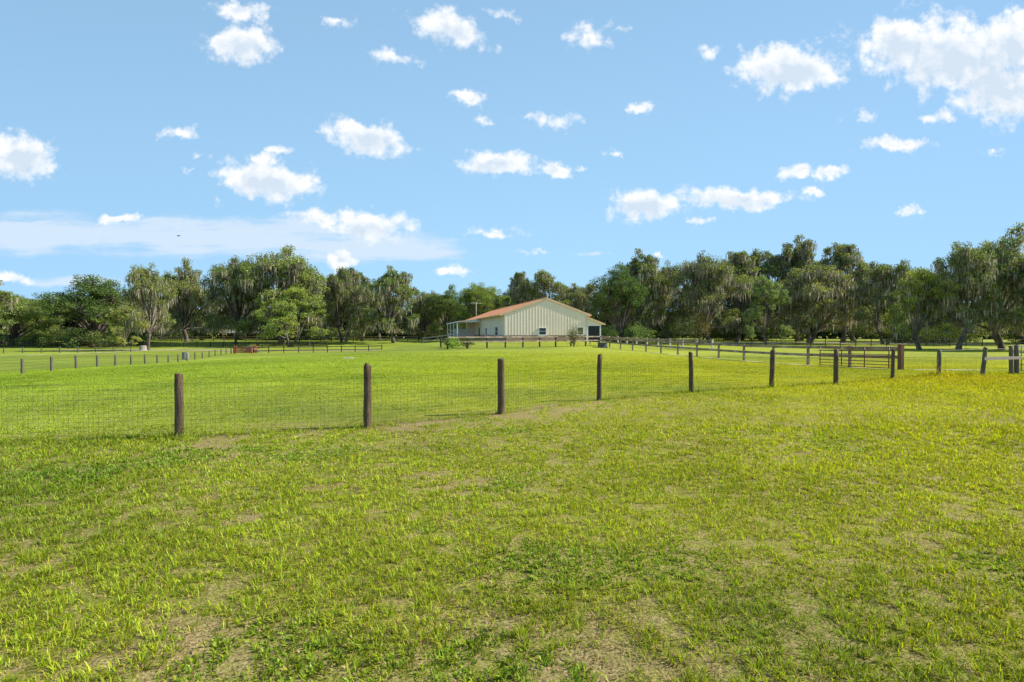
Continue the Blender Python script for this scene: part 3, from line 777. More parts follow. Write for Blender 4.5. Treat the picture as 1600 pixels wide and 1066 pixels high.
class OakProto:
    """One oak drawn at its own size (height H, crown radius CR): trunk with limbs, leafy crown, hanging moss."""
    def __init__(s, seed, H=15, CR=8, nl=11, low=.30, fork=.17, trunks=1, tr=.5, lobe=(.26, .40), flat=.62, clumps=17, leaves=78, leaf=(.17, .30), spires=0, moss=.5, lean=.05, droop=0, spread=1.0, arch=.25):
        rg = np.random.default_rng(seed); s.H, s.CR = H, CR
        mb = MB(); LP = []; LN = []; clump_pts = []
        fz_ = H * fork
        bases = [(0, 0)] if trunks == 1 else [(rg.uniform(-.5, .5) * tr * 2.2 + (k - (trunks - 1) / 2) * tr * 2.0, rg.uniform(-.4, .4)) for k in range(trunks)]
        forks = []
        for (bx, by) in bases:
            ax = rg.uniform(0, 2 * PI); l = H * lean * rg.uniform(.5, 1.4)
            if trunks > 1: ax = math.atan2(by, bx) + rg.uniform(-.5, .5); l = H * .09
            tx, ty = bx + math.cos(ax) * l, by + math.sin(ax) * l
            r0 = tr * (1 if trunks == 1 else .7)
            mb.tube([(bx, by, -.3), (bx, by, .12), (bx + (tx - bx) * .2, by + (ty - by) * .2, fz_ * .3), (bx + (tx - bx) * .55, by + (ty - by) * .55, fz_ * .68), (tx, ty, fz_)],
                    [r0 * 1.5, r0 * 1.25, r0 * .95, r0 * .84, r0 * .8], 9)
            forks.append((tx, ty))
        lobes = []
        for k in range(nl):
            a = 2 * PI * (k * .381966 + rg.uniform(-.06, .06)); rr = math.sqrt((k + .5) / nl) * .80 * spread * rg.uniform(.85, 1.1)
            top = low + (.86 - low) * math.sqrt(max(0, 1 - (rr * .93) ** 2))
            zf = rg.uniform(max(low, top - .33), top) if k % 3 else top * rg.uniform(.9, 1.02)
            rl = CR * rg.uniform(*lobe)
            lobes.append((math.cos(a) * rr * CR, math.sin(a) * rr * CR, zf * H, rl, flat * rg.uniform(.85, 1.2)))
        nlow = max(3, nl // 3) if droop == 0 else int(nl * .75)
        for k in range(nlow):       # low outer boughs
            a = 2 * PI * (k / nlow) + rg.uniform(-.4, .4); rr = rg.uniform(.5 if droop else .6, .92) * spread
            lobes.append((math.cos(a) * rr * CR, math.sin(a) * rr * CR, H * (low - droop * rg.uniform(.3, 1)) * rg.uniform(.85, 1.1), CR * rg.uniform(.18, .29), flat))
        for k in range(spires):
            a = rg.uniform(0, 2 * PI); rr = rg.uniform(.1, .55)
            h0 = H * rg.uniform(.86, .96)
            lobes.append((math.cos(a) * rr * CR, math.sin(a) * rr * CR, h0, CR * rg.uniform(.10, .17), 1.0))
            lobes.append((math.cos(a) * rr * CR + rg.uniform(-.5, .5), math.sin(a) * rr * CR + rg.uniform(-.5, .5), h0 - H * .09, CR * rg.uniform(.13, .18), .9))
        for (x, y, z, rl, fl) in lobes:
            d = [math.hypot(x - f[0], y - f[1]) for f in forks]; fx, fy = forks[int(np.argmin(d))]
            dd = math.hypot(x - fx, y - fy); br = tr * .48 * (.5 + .5 * rl / (CR * .33)) * (.7 if trunks > 1 else 1)
            p1 = (fx + (x - fx) * .28, fy + (y - fy) * .28, fz_ * .96 + (z - fz_) * (.28 + arch * .3)); p2 = (fx + (x - fx) * .64 + rg.uniform(-.4, .4), fy + (y - fy) * .64 + rg.uniform(-.4, .4), fz_ + (z - fz_) * (.66 + arch * .3) + rg.uniform(-.3, .3))
            mb.tube([(fx, fy, fz_ * .9), p1, p2, (x, y, z - rl * fl * .15)], [br, br * .78, br * .5, br * .24], 6, False)
            nc = max(4, int(clumps * (rl / (CR * .33)) ** 1.6))
            dv = unit(rg.normal(size=(nc, 3)) * np.array([1, 1, .8]) + np.array([0, 0, .34]))
            rad = rl * rg.uniform(.55, 1.08, nc)[:, None]
            cp = np.array([x, y, z]) + dv * rad * np.array([1, 1, fl])
            for c in cp:
                q = np.array([x, y, z - rl * fl * .15]); m = q + (c - q) * .5 + np.array([0, 0, .15])
                mb.tube([tuple(q), tuple(m), tuple(c)], [br * .24, .05, .025], 4, False)
                cr = CR * .125 * rg.uniform(.65, 1.25)
                k = int(leaves * (cr / (CR * .125)) ** 2 * rg.uniform(.75, 1.25))
                g = rg.normal(size=(k, 3)); g = g / (1e-6 + np.linalg.norm(g, axis=1, keepdims=True)) * (rg.random((k, 1)) ** .45)
                LP.append(c + g * cr * np.array([1.1, 1.1, .62])); LN.append(g)
                clump_pts.append((c, cr))
        s.trunk_mesh = mb.build('trunk', M['bark'], None, True)
        LP = np.concatenate(LP); LN = np.concatenate(LN); n = len(LP)
        nr = unit(LN * .55 + rg.normal(size=(n, 3)) * .7 + np.array([0, 0, .45]))
        t = unit(np.cross(nr, rg.normal(size=(n, 3)))); b = np.cross(nr, t)
        sz = rg.uniform(leaf[0], leaf[1], n)[:, None] * (H / 15) ** .5
        V = np.stack([LP - t * sz * .62, LP + b * sz * .34, LP + t * sz * .62, LP - b * sz * .34], 1).reshape(-1, 3)
        rnd = np.repeat(rg.random(n), 1)
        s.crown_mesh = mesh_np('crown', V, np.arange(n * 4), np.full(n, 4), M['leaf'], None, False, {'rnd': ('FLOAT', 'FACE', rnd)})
        s.n = n
        # moss: bundles of thin tapering strands under the clumps
        s.moss_mesh = None
        if moss:
            MV = []; MR = []
            for (c, cr) in clump_pts:
                if rg.random() > moss: continue
                inner = 1 - min(1, math.hypot(c[0], c[1]) / CR)
                big = rg.uniform(.5, 1.0) ** 1.5
                for _ in range(int(rg.integers(7, 18))):
                    L = big * rg.uniform(.5, 2.3) * H / 15
                    if c[2] - L < H * .12: L = max(.25, c[2] - H * .13)
                    p = c + np.array([rg.normal() * cr * .55, rg.normal() * cr * .55, -cr * .25 + rg.uniform(-.2, .2)])
                    a = rg.uniform(0, PI); w = rg.uniform(.05, .15) * (H / 15) ** .5; sx, sy = math.cos(a) * w, math.sin(a) * w
                    dx, dy = rg.normal(size=2) * .10 * L
                    k = [(p[0], p[1], p[2]), (p[0] + dx * .4, p[1] + dy * .4, p[2] - L * .42), (p[0] + dx, p[1] + dy, p[2] - L)]
                    MV += [(k[0][0] - sx, k[0][1] - sy, k[0][2]), (k[0][0] + sx, k[0][1] + sy, k[0][2]), (k[1][0] + sx * .9, k[1][1] + sy * .9, k[1][2]), (k[1][0] - sx * .9, k[1][1] - sy * .9, k[1][2]), (k[2][0], k[2][1], k[2][2])]
                    v = rg.random(); MR += [v, v]
            MV = np.array(MV); m = len(MV) // 5; ia = np.arange(m)[:, None] * 5
            f = np.concatenate([ia + np.array([[0, 1, 2, 3]]), ia + np.array([[3, 2, 4]])], 1).reshape(-1)
            s.moss_mesh = mesh_np('moss', MV, f, np.tile([4, 3], m), M['moss'], None, False, {'rnd': ('FLOAT', 'FACE', np.array(MR))})
        s.used = False
        for o in (s.trunk_mesh, s.crown_mesh, s.moss_mesh):
            if o: o.data.materials[0].name

PROTO = {
 'A': [OakProto(2, 15, 8.0, 15, .24, .18, 1, .5, (.24, .36), .72, 19, 84, moss=.75, spires=2, lean=.12),
       OakProto(1, 15, 8.5, 14, .24, .17, 1, .55, (.26, .38), .68, 19, 84, moss=.8, spires=2)],
 'B': [OakProto(3, 14, 8.8, 22, .15, .10, 1, .55, (.27, .38), .95, 21, 92, moss=0, droop=.10),
       OakProto(4, 14, 8.4, 22, .16, .11, 1, .55, (.26, .36), .95, 21, 90, moss=0, droop=.13, spires=1)],
 'C': [OakProto(5, 17, 6.2, 14, .26, .22, 1, .42, (.24, .36), .95, 15, 74, moss=.5, spires=5),
       OakProto(6, 17, 6.6, 15, .26, .2, 1, .42, (.22, .34), .9, 16, 70, moss=.55, spires=4, lean=.1),
       OakProto(12, 17, 6.0, 13, .28, .24, 1, .4, (.22, .36), .9, 16, 70, moss=.5, spires=6, lean=.04)],
 'D': [OakProto(8, 15, 7.8, 13, .31, .22, 1, .5, (.25, .37), .7, 18, 80, moss=.7, spires=2, lean=.14),
       OakProto(7, 15, 7.4, 14, .29, .2, 2, .5, (.25, .36), .75, 18, 80, moss=.8, spires=2),
       OakProto(13, 15, 7.2, 14, .28, .18, 2, .48, (.24, .36), .75, 18, 80, moss=.75, spires=3)],
 'E': [OakProto(9, 9, 4.2, 9, .20, .12, 1, .16, (.32, .44), .95, 18, 92, (.15, .26), moss=0)],
 'F': [OakProto(10, 11, 5.8, 11, .24, .14, 2, .34, (.28, .40), .85, 18, 88, (.16, .27), moss=.22, spires=1)],
}
LEAF_K = 2.45
TREE_GROUP = 'oaks around the pasture'
_cnt = {}
def plant_oak(x, y, h, r, kind, tint, moss, label, group=TREE_GROUP, zoff=0):
    k = _cnt.get(kind, 0); _cnt[kind] = k + 1
    P = PROTO[kind][k % len(PROTO[kind])]
    e = empty('oak_tree', (x, y, gz(x, y) + zoff), (k * 2.4 + x * .37 + y * .11) % (2 * PI))
    e.scale = (r / P.CR, r / P.CR, h / P.H / 1.01)
    tag(e, label, 'tree', group)
    for src in (P.trunk_mesh, P.crown_mesh, P.moss_mesh if moss else None):
        if src is None: continue
        o = src if not P.used_once(src) else src.copy()
        if o is not src: COL.objects.link(o)
        o.parent = e
        if src is P.crown_mesh: o.color = (tint[0] * LEAF_K * 1.02, tint[1] * LEAF_K * .96, tint[2] * LEAF_K * 1.08, 1)
    return e
def _used_once(self, src):
    s = self.__dict__.setdefault('_u', set())
    if src.name in s: return True
    s.add(src.name); return False
OakProto.used_once = _used_once
TREES=[
 (-126.1,129.0,13.0,10.0,'B',(0.075, 0.105, 0.03),0,'round live oak with low spreading crown standing alone near the left edge'),
 (-106.7,95.0,20.1,10.9,'C',(0.07, 0.095, 0.03),1,'tall oak mostly out of view whose leafy branch tip pokes into the sky'),
 (-102.0,126.5,16.6,11.4,'B',(0.045, 0.072, 0.022),0,'dark dense oak with crown drooping to the ground, near the leaning rusty hay feeder'),
 (-87.7,116.0,9.3,3.5,'E',(0.13, 0.155, 0.045),0,'small pale yellow-green tree in front of the dark dense oak'),
 (-71.5,100.5,17.4,5.0,'D',(0.085, 0.105, 0.035),1,'tall oak with pale grey trunk rising behind the pale stump'),
 (-90.2,142.1,22.3,8.2,'A',(0.08, 0.098, 0.033),2,'oak draped in grey moss with dark leaning trunk, next to the pale-trunked oak'),
 (-73.6,136.3,23.8,8.9,'A',(0.055, 0.078, 0.026),1,'oak with black shaded trunk and mossy top, behind the red gate'),
 (-60.2,133.8,25.4,13.0,'A',(0.085, 0.112, 0.034),2,'biggest spreading oak of the grove with thick trunk behind the brown rail fence'),
 (-53.9,124.0,14.9,8.1,'F',(0.1, 0.135, 0.036),0,'bright green oak bough mass low in front of the biggest oak'),
 (-46.9,142.1,21.8,7.1,'D',(0.065, 0.085, 0.03),2,'narrow oak hung with long moss between the biggest oak and the dark narrow-topped oak'),
 (-43.9,150.0,21.2,5.6,'C',(0.06, 0.085, 0.028),1,'thin oak with open top just behind the narrow moss-hung oak'),
 (-32.2,139.0,21.0,7.3,'C',(0.07, 0.1, 0.03),1,'dark narrow-topped oak standing alone with short bare trunk on the lawn edge'),
 (-28.5,165.0,16.3,7.0,'A',(0.075, 0.098, 0.032),1,'low mossy oak just beyond the lawn, between lone oak and porch'),
 (-19.6,160.0,16.9,7.6,'A',(0.062, 0.09, 0.026),0,'round green oak rising behind the porch end of the barn'),
 (-9.0,150.0,16.6,8.2,'B',(0.075, 0.105, 0.026),0,'broad olive-green oak directly behind the television antenna'),
 (2.1,140.0,18.3,4.5,'C',(0.06, 0.08, 0.03),1,'thin-topped oak behind the left slope of the barn roof'),
 (9.7,138.0,18.9,6.9,'C',(0.075, 0.1, 0.028),1,'oak with twiggy crown rising behind the barn ridge'),
 (18.5,132.0,15.5,5.9,'D',(0.085, 0.1, 0.038),1,'greyish oak behind the right slope of the barn roof'),
 (19.8,96.0,14.3,5.5,'B',(0.038, 0.066, 0.022),0,'dark green oak beside the barn lean-to'),
 (26.3,104.0,19.2,5.5,'C',(0.06, 0.082, 0.028),1,'tall oak with a thin leaning spire at its top right of the barn'),
 (34.4,112.0,17.9,5.3,'D',(0.065, 0.085, 0.032),1,'mossy oak behind the white-post fence'),
 (38.4,99.8,17.8,7.2,'A',(0.07, 0.088, 0.033),2,'wide oak with curtains of tan moss and a pale sunlit trunk'),
 (49.3,112.0,20.2,6.2,'C',(0.07, 0.09, 0.033),1,'tall feathery oak right behind the wide moss-curtained oak'),
 (44.6,90.0,12.0,3.8,'E',(0.085, 0.115, 0.05),0,'silvery green small oak hiding the trunks behind it'),
 (58.8,120.0,22.4,6.6,'C',(0.068, 0.088, 0.033),1,'tall thin-topped oak behind the silvery green oak'),
 (58.0,99.8,15.6,8.2,'D',(0.088, 0.1, 0.04),2,'oak with twin dark trunks and pale grey domed crown above the sandy strip'),
 (65.8,118.0,24.7,6.8,'C',(0.075, 0.09, 0.036),1,'tallest twig-topped oak standing behind the twin-trunk oak'),
 (68.4,105.6,20.8,6.1,'C',(0.07, 0.09, 0.035),1,'upright oak with two open clumps at the top, right of the twin-trunk oak'),
 (67.3,92.0,15.7,5.3,'D',(0.065, 0.085, 0.033),1,'dusky spreading oak behind the red tube gate'),
 (51.3,64.1,10.5,3.5,'F',(0.105, 0.13, 0.032),1,'yellow-green oak with forked pale trunks at the grass edge'),
 (55.9,64.1,13.7,4.2,'D',(0.068, 0.09, 0.034),1,'large oak with thick brown trunk in shade right of the yellow-green oak'),
 (63.6,66.5,15.6,5.5,'A',(0.085, 0.108, 0.04),2,'huge leaning oak with arching limbs above the post with the crossboard'),
 (65.1,62.0,14.1,4.6,'D',(0.065, 0.09, 0.035),1,'shaded oak cut off by the right edge of the view'),
]
for row in TREES: plant_oak(*row)
# second belt of oaks behind, closing the gaps low down
BELT = [(-168, 150, 13, 9, 'B', 'far round oak at the left edge behind the long dark fence'),
 (-150, 158, 13, 8, 'D', 'hazy green oak in the low gap left of the dark dense oak'),
 (-134, 165, 14, 10, 'B', 'background oak half hidden behind the dark dense oak'),
 (-116, 162, 16, 9, 'A', 'background oak filling the gap behind the small yellow-green tree'),
 (-104, 172, 17, 10, 'D', 'background oak glimpsed left of the moss-draped leaning oak'),
 (-90, 170, 19, 10, 'A', 'background oak glimpsed between leaning oak and black-trunked oak'),
 (-74, 176, 19, 10, 'B', 'background oak behind the black-trunked oak'),
 (-58, 170, 20, 10, 'B', 'dark background oak just right of the biggest oak'),
 (-46, 178, 18, 10, 'A', 'background oak seen under the crown of the narrow moss-hung oak'),
 (-28, 190, 17, 10, 'B', 'far oak closing the avenue beyond the lone dark oak'),
 (-12, 186, 17, 10, 'D', 'far oak whose top shows left of the antenna'),
 (4, 178, 19, 9, 'B', 'far oak between the two twiggy crowns behind the barn roof'),
 (18, 170, 18, 9, 'A', 'far oak showing over the right slope of the barn roof'),
 (27, 128, 15, 7, 'B', 'shadowy oak right behind the barn lean-to oak'),
 (36, 136, 17, 8, 'B', 'shadowy oak behind the spire-topped oak'),
 (50, 134, 17, 8, 'A', 'shadowy oak behind the moss-curtained oak'),
 (62, 138, 17, 9, 'B', 'shadowy oak behind the tall feathery oak'),
 (76, 136, 18, 9, 'D', 'shadowy oak left of the upright two-topped oak'),
 (88, 132, 18, 9, 'A', 'shadowy oak right of the upright two-topped oak'),
 (84, 104, 13, 6, 'B', 'low dark oak behind the red gate oak'),
 (98, 120, 17, 9, 'B', 'shadowy oak behind the yellow-green oak'),
 (84, 88, 15, 6.5, 'D', 'oak between the large shaded oak and the huge leaning oak'),
 (96, 96, 17, 8, 'A', 'mossy oak deep behind the huge leaning oak'),
 (112, 104, 18, 9, 'B', 'dark oak at the far right edge of the wood')]
for i, (x, y, h, r, k, lab) in enumerate(BELT):
    v = .85 + .25 * ((i * 7) % 5) / 4
    plant_oak(x, y, h, r, k, (.058 * v, .08 * v, .028 * v), 1, lab)

# the far wood that closes the view under the crowns, one mass
def far_wood():
    rg = np.random.default_rng(77); n = 90000
    t = rg.random(n); ang = (t - .5) * 2.5; d = 205 + 26 * rg.random(n) + 12 * np.sin(ang * 9)
    x = np.sin(ang) * d; y = np.cos(ang) * d + 6
    top = 8.0 + 4.5 * fbm(ang * 40 + 50, ang * 0 + 3, 8, 4) + 2.5 * fbm(ang * 160 + 50, ang * 0, 18, 3)
    z = top * rg.random(n) ** .75 + terr(x, y)
    P = np.stack([x, y, z], 1); nr = unit(rg.normal(size=(n, 3)) + np.array([0, -.4, .5])); tt = unit(np.cross(nr, rg.normal(size=(n, 3)))); b = np.cross(nr, tt)
    s = rg.uniform(.8, 1.7, n)[:, None]
    V = np.stack([P - tt * s * .6, P + b * s * .4, P + tt * s * .6, P - b * s * .4], 1).reshape(-1, 3)
    o = mesh_np('far_woods', V, np.arange(n * 4), np.full(n, 4), M['leaf'], None, False, {'rnd': ('FLOAT', 'FACE', rg.random(n))}); o.color = (.05, .066, .026, 1)
    tag(o, 'dark far woods closing the view beneath the oak crowns', 'woods', kind='stuff')
far_wood()

# ------------------------------------------------------------------ shrubs
def shrub(name, x, y, h, r, tint, label, n=900, seed=0, stems=5, leaf=.14, cat='shrub', upright=0, trunk=None):
    rg = np.random.default_rng(seed); e = empty(name, (x, y, gz(x, y))); tag(e, label, cat, 'shrubs')
    mb = MB(); P = []
    for k in range(stems):
        a = 2 * PI * k / stems + rg.uniform(-.4, .4); rr = r * rg.uniform(.3, .8) * (1 - upright); b = (math.cos(a) * rr, math.sin(a) * rr, h * rg.uniform(.55, .95))
        mb.tube([(0, 0, -.05), (b[0] * .4, b[1] * .4, b[2] * .55), b], [trunk or .03, .02, .008], 5)
        for _ in range(4):
            c = np.array(b) * rg.uniform(.55, 1.05) + rg.normal(size=3) * np.array([r * .3, r * .3, h * .1]); c[2] = max(c[2], .12 * h)
            k2 = n // (stems * 4); g = rg.normal(size=(k2, 3)) * np.array([r * .2, r * .2, h * .12]); q = c + g; q[:, 2] = np.maximum(q[:, 2], .02); P.append(q)
    mb.build('stem', M['bark'], e, True)
    P = np.concatenate(P); m = len(P); nr = unit(rg.normal(size=(m, 3)) + np.array([0, 0, .5])); t = unit(np.cross(nr, rg.normal(size=(m, 3)))); b = np.cross(nr, t)
    s = leaf * rg.uniform(.6, 1.2, m)[:, None]
    V = np.stack([P - t * s * .6, P + b * s * .3, P + t * s * .6, P - b * s * .3], 1).reshape(-1, 3)
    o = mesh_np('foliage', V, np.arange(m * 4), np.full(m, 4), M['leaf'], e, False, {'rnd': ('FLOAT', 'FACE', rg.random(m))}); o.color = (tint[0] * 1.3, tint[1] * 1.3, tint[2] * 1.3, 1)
    return e
shrub('sapling', 7.35, 60.8, 2.6, 1.0, (.12, .125, .075), 'thin grey-green sapling in front of the right end of the barn gable', 1300, 1, 8, .12, 'tree', .2, .035)
shrub('weed_clump', -6.1, 52.4, 1.0, .8, (.17, .26, .05), 'bright green weed clump at the left end of the barn fence', 700, 2)
shrub('bush', -4.9, 55.2, 1.2, 1.2, (.06, .085, .035), 'dull green bush behind the end of the barn fence', 900, 3)
shrub('bush', -6.6, 56.2, .9, .9, (.07, .09, .04), 'low dull bush next to the dark wheeled rake', 600, 4)
shrub('bush', 17.2, 92, 3.2, 2.2, (.05, .085, .035), 'dark bush at the lean-to end of the barn', 1500, 5, leaf=.2)
shrub('bush', 22.6, 90, 3.6, 2.6, (.10, .15, .055), 'pale green rounded bush behind the white-post fence', 2200, 6, leaf=.2)
shrub('bush', 31, 92, 5.2, 2.6, (.075, .095, .04), 'tall olive bush behind the middle of the white-post fence', 2200, 7, leaf=.2)
shrub('bush', 34.5, 95, 5.6, 2.6, (.16, .13, .075), 'tall brownish dry bush behind the white-post fence', 2000, 8, leaf=.2)
shrub('bush', 40, 110, 4.0, 4.0, (.04, .06, .025), 'wide dark bush under the moss-curtained oak', 2500, 9, leaf=.24)
shrub('bush', 49, 113, 4.5, 4.2, (.045, .06, .027), 'wide dark bush in shade under the feathery oak', 2500, 10, leaf=.24)
shrub('bush', 75, 112, 4.2, 4.5, (.045, .06, .027), 'dark bush between the twin-trunk and upright oaks', 2500, 11, leaf=.24)
shrub('bush', 60, 116, 4.2, 4.6, (.05, .065, .03), 'dark bush behind the twin trunks', 2500, 12, leaf=.24)
shrub('bush', 68, 84, 3.0, 2.6, (.09, .12, .045), 'pale bush in shade beyond the red gate', 1800, 13, leaf=.2)
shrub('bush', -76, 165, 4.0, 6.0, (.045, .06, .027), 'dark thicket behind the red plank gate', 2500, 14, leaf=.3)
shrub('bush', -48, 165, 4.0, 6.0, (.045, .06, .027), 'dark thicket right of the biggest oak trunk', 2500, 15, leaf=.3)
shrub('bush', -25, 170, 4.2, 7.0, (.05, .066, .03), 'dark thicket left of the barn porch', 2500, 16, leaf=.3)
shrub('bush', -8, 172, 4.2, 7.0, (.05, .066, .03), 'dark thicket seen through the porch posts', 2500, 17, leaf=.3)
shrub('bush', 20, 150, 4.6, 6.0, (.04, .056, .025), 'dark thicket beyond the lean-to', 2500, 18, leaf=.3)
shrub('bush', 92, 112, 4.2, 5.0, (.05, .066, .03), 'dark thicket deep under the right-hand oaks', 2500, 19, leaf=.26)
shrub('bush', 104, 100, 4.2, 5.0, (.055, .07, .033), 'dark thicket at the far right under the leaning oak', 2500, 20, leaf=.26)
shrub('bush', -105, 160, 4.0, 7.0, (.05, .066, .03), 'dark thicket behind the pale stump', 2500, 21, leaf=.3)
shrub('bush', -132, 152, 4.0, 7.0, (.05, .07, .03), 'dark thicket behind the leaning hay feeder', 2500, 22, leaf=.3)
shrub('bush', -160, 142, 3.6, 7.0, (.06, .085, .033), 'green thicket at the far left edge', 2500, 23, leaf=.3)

# ------------------------------------------------------------------ barn (local x along the gable, local y along the side wall)
PADZ = .42
BA = R(12.0)
barn = empty('barn', (-.98, 68.0, PADZ), BA)
tag(barn, 'long cream metal barn with terracotta roof, porch and lean-to on a grassy rise', 'building')
W, LEN, EV, RG = 11.5, 42.0, 3.76, 5.82
def gable(x): return EV + (RG - EV) * (1 - abs(x - W / 2) / (W / 2))
def part(mb, name, mat, parent=barn, **k): return mb.build(name, M[mat] if isinstance(mat, str) else mat, parent, **k)
# ribbed gable wall: raised trapezoid ribs every 0.41 m
def ribbed_gable():
    V = []; F = []
    xs = []; step = W / 28
    for i in range(28):
        x = i * step
        xs += [(x + .0, 0), (x + step * .40, 0), (x + step * .46, -.013), (x + step * .58, -.013), (x + step * .64, 0)]
    xs.append((W, 0)); xs = sorted(set([p for p in xs] + [(W / 2, 0)]))
    z0 = .88
    for (x, d) in xs: V += [(x, d, z0), (x, d, gable(x))]
    for i in range(len(xs) - 1): F.append((2*i, 2*i+2, 2*i+3, 2*i+1))
    me = bpy.data.meshes.new('gable_wall'); me.from_pydata(V, [], F); me.materials.append(M['siding'])
    o = bpy.data.objects.new('gable_wall', me); COL.objects.link(o); o.parent = barn
ribbed_gable()
mb = MB(); mb.box((0, -.03, -.5), (W, .06, .86)); part(mb, 'wainscot', 'wains')
mb = MB(); mb.box((.1, -.05, .86), (W - .1, .02, .90)); part(mb, 'wainscot_trim', 'plank')
mb = MB()
mb.box((-.02, .1, .87), (.1, LEN, EV)); part(mb, 'side_wall', 'siding_flat')
mb = MB(); mb.box((W - .1, .1, -.3), (W + .02, LEN, EV)); part(mb, 'side_wall', 'siding_flat')
mb = MB(); mb.add([(0, LEN, -.3), (W, LEN, -.3), (W, LEN, EV), (W/2, LEN, RG), (0, LEN, EV)], [(0, 1, 2, 3, 4)]); part(mb, 'back_wall', 'siding')
mb = MB(); mb.box((-.05, .1, -.5), (.06, LEN - .05, .86)); part(mb, 'wainscot', 'wains')
for x in (-.03, W - .10):
    mb = MB(); mb.box((x, -.07, -.3), (x + .14, .09, EV - .02)); part(mb, 'corner_trim', 'offwhite')
# roof slabs with standing ribs
pitch = math.atan2(RG - EV, W / 2); OV = .62
for sgn in (-1, 1):
    mb = MB(); cx = W / 2
    L_ = (W / 2) / math.cos(pitch) + OV
    ux, uz = sgn * math.cos(pitch), -math.sin(pitch); nx, nz = sgn * math.sin(pitch), math.cos(pitch)
    def pt(t, y, k): return (cx + ux * t + nx * k, y, RG + .02 + uz * t + nz * k)
    y0, y1 = -.06, LEN + .4
    mb.add([pt(0, y0, .02), pt(L_, y0, .02), pt(L_, y1, .02), pt(0, y1, .02), pt(0, y0, .12), pt(L_, y0, .12), pt(L_, y1, .12), pt(0, y1, .12)],
           ((0,1,2,3),(7,6,5,4),(0,4,5,1),(1,5,6,2),(2,6,7,3),(3,7,4,0)))
    k = 0
    while k * .62 < LEN + .7:
        y = y0 + .05 + k * .62; k += 1
        mb.add([pt(0, y, .12), pt(L_, y, .12), pt(L_, y + .05, .12), pt(0, y + .05, .12), pt(0, y, .15), pt(L_, y, .15), pt(L_, y + .05, .15), pt(0, y + .05, .15)],
               ((7,6,5,4),(0,4,5,1),(1,5,6,2),(2,6,7,3),(3,7,4,0)))
    part(mb, 'roof', 'roof')
    mb = MB(); mb.add([pt(0, y0 - .04, -.10), pt(L_ + .03, y0 - .04, -.10), pt(L_ + .03, y0 - .002, -.10), pt(0, y0 - .002, -.10), pt(0, y0 - .04, .16), pt(L_ + .03, y0 - .04, .16), pt(L_ + .03, y0 - .002, .16), pt(0, y0 - .002, .16)],
           ((0,1,2,3),(7,6,5,4),(0,4,5,1),(1,5,6,2),(2,6,7,3),(3,7,4,0)))
    part(mb, 'rake_trim', 'rooftrim')
    mb = MB(); mb.add([pt(L_ + .002, y0, -.05), pt(L_ + .06, y0, -.05), pt(L_ + .06, y1, -.05), pt(L_ + .002, y1, -.05), pt(L_ + .002, y0, .13), pt(L_ + .06, y0, .13), pt(L_ + .06, y1, .13), pt(L_ + .002, y1, .13)],
           ((0,1,2,3),(7,6,5,4),(0,4,5,1),(1,5,6,2),(2,6,7,3),(3,7,4,0)))
    part(mb, 'eave_trim', 'rooftrim')
mb = MB(); mb.bar((W / 2, -.15, RG + .19), (W / 2, LEN + .4, RG + .19), .3, .04); part(mb, 'ridge_cap', 'rooftrim')
# windows
def window_front(x0, x1, z0, z1, pane, label=None, split=True):
    mb = MB(); f = .085
    for (a, b) in (((x0-f, z0-f), (x1+f, z0)), ((x0-f, z1), (x1+f, z1+f)), ((x0-f, z0), (x0, z1)), ((x1, z0), (x1+f, z1))):
        mb.box((a[0], -.10, a[1]), (b[0], .02, b[1]))
    if split: mb.box((x0, -.08, (z0+z1)/2 - .02), (x1, -.03, (z0+z1)/2 + .02))
    w = part(mb, 'window', 'white')
    if label: w['label'] = label
    mb = MB(); mb.box((x0 + .002, -.055, z0 + .002), (x1 - .002, -.03, z1 - .002)); part(mb, 'pane', pane, w)
    mb = MB(); mb.box((x0 - .12, -.14, z0 - f - .05), (x1 + .12, -.02, z0 - f - .002)); part(mb, 'sill', 'white', w)
def window_side(y0, y1, z0, z1):
    mb = MB(); f = .085
    for (a, b) in (((y0-f, z0-f), (y1+f, z0)), ((y0-f, z1), (y1+f, z1+f)), ((y0-f, z0), (y0, z1)), ((y1, z0), (y1+f, z1))):
        mb.box((-.09, a[0], a[1]), (.0, b[0], b[1]))
    mb.box((-.07, y0, (z0+z1)/2 - .02), (-.013, y1, (z0+z1)/2 + .02))
    w = part(mb, 'window', 'white')
    mb = MB(); mb.box((-.013, y0 + .002, z0 + .002), (-.025, y1 - .002, z1 - .002)); part(mb, 'pane', 'glass', w)
window_front(4.72, 5.66, .98, 1.86, 'glass')
window_front(10.15, 10.95, 1.0, 1.95, paint('olive_shutter', (.13, .14, .085), .2), 'window closed with an olive shutter', False)
window_side(4.6, 6.9, .80, 2.02); window_side(14.3, 15.8, .85, 1.95)
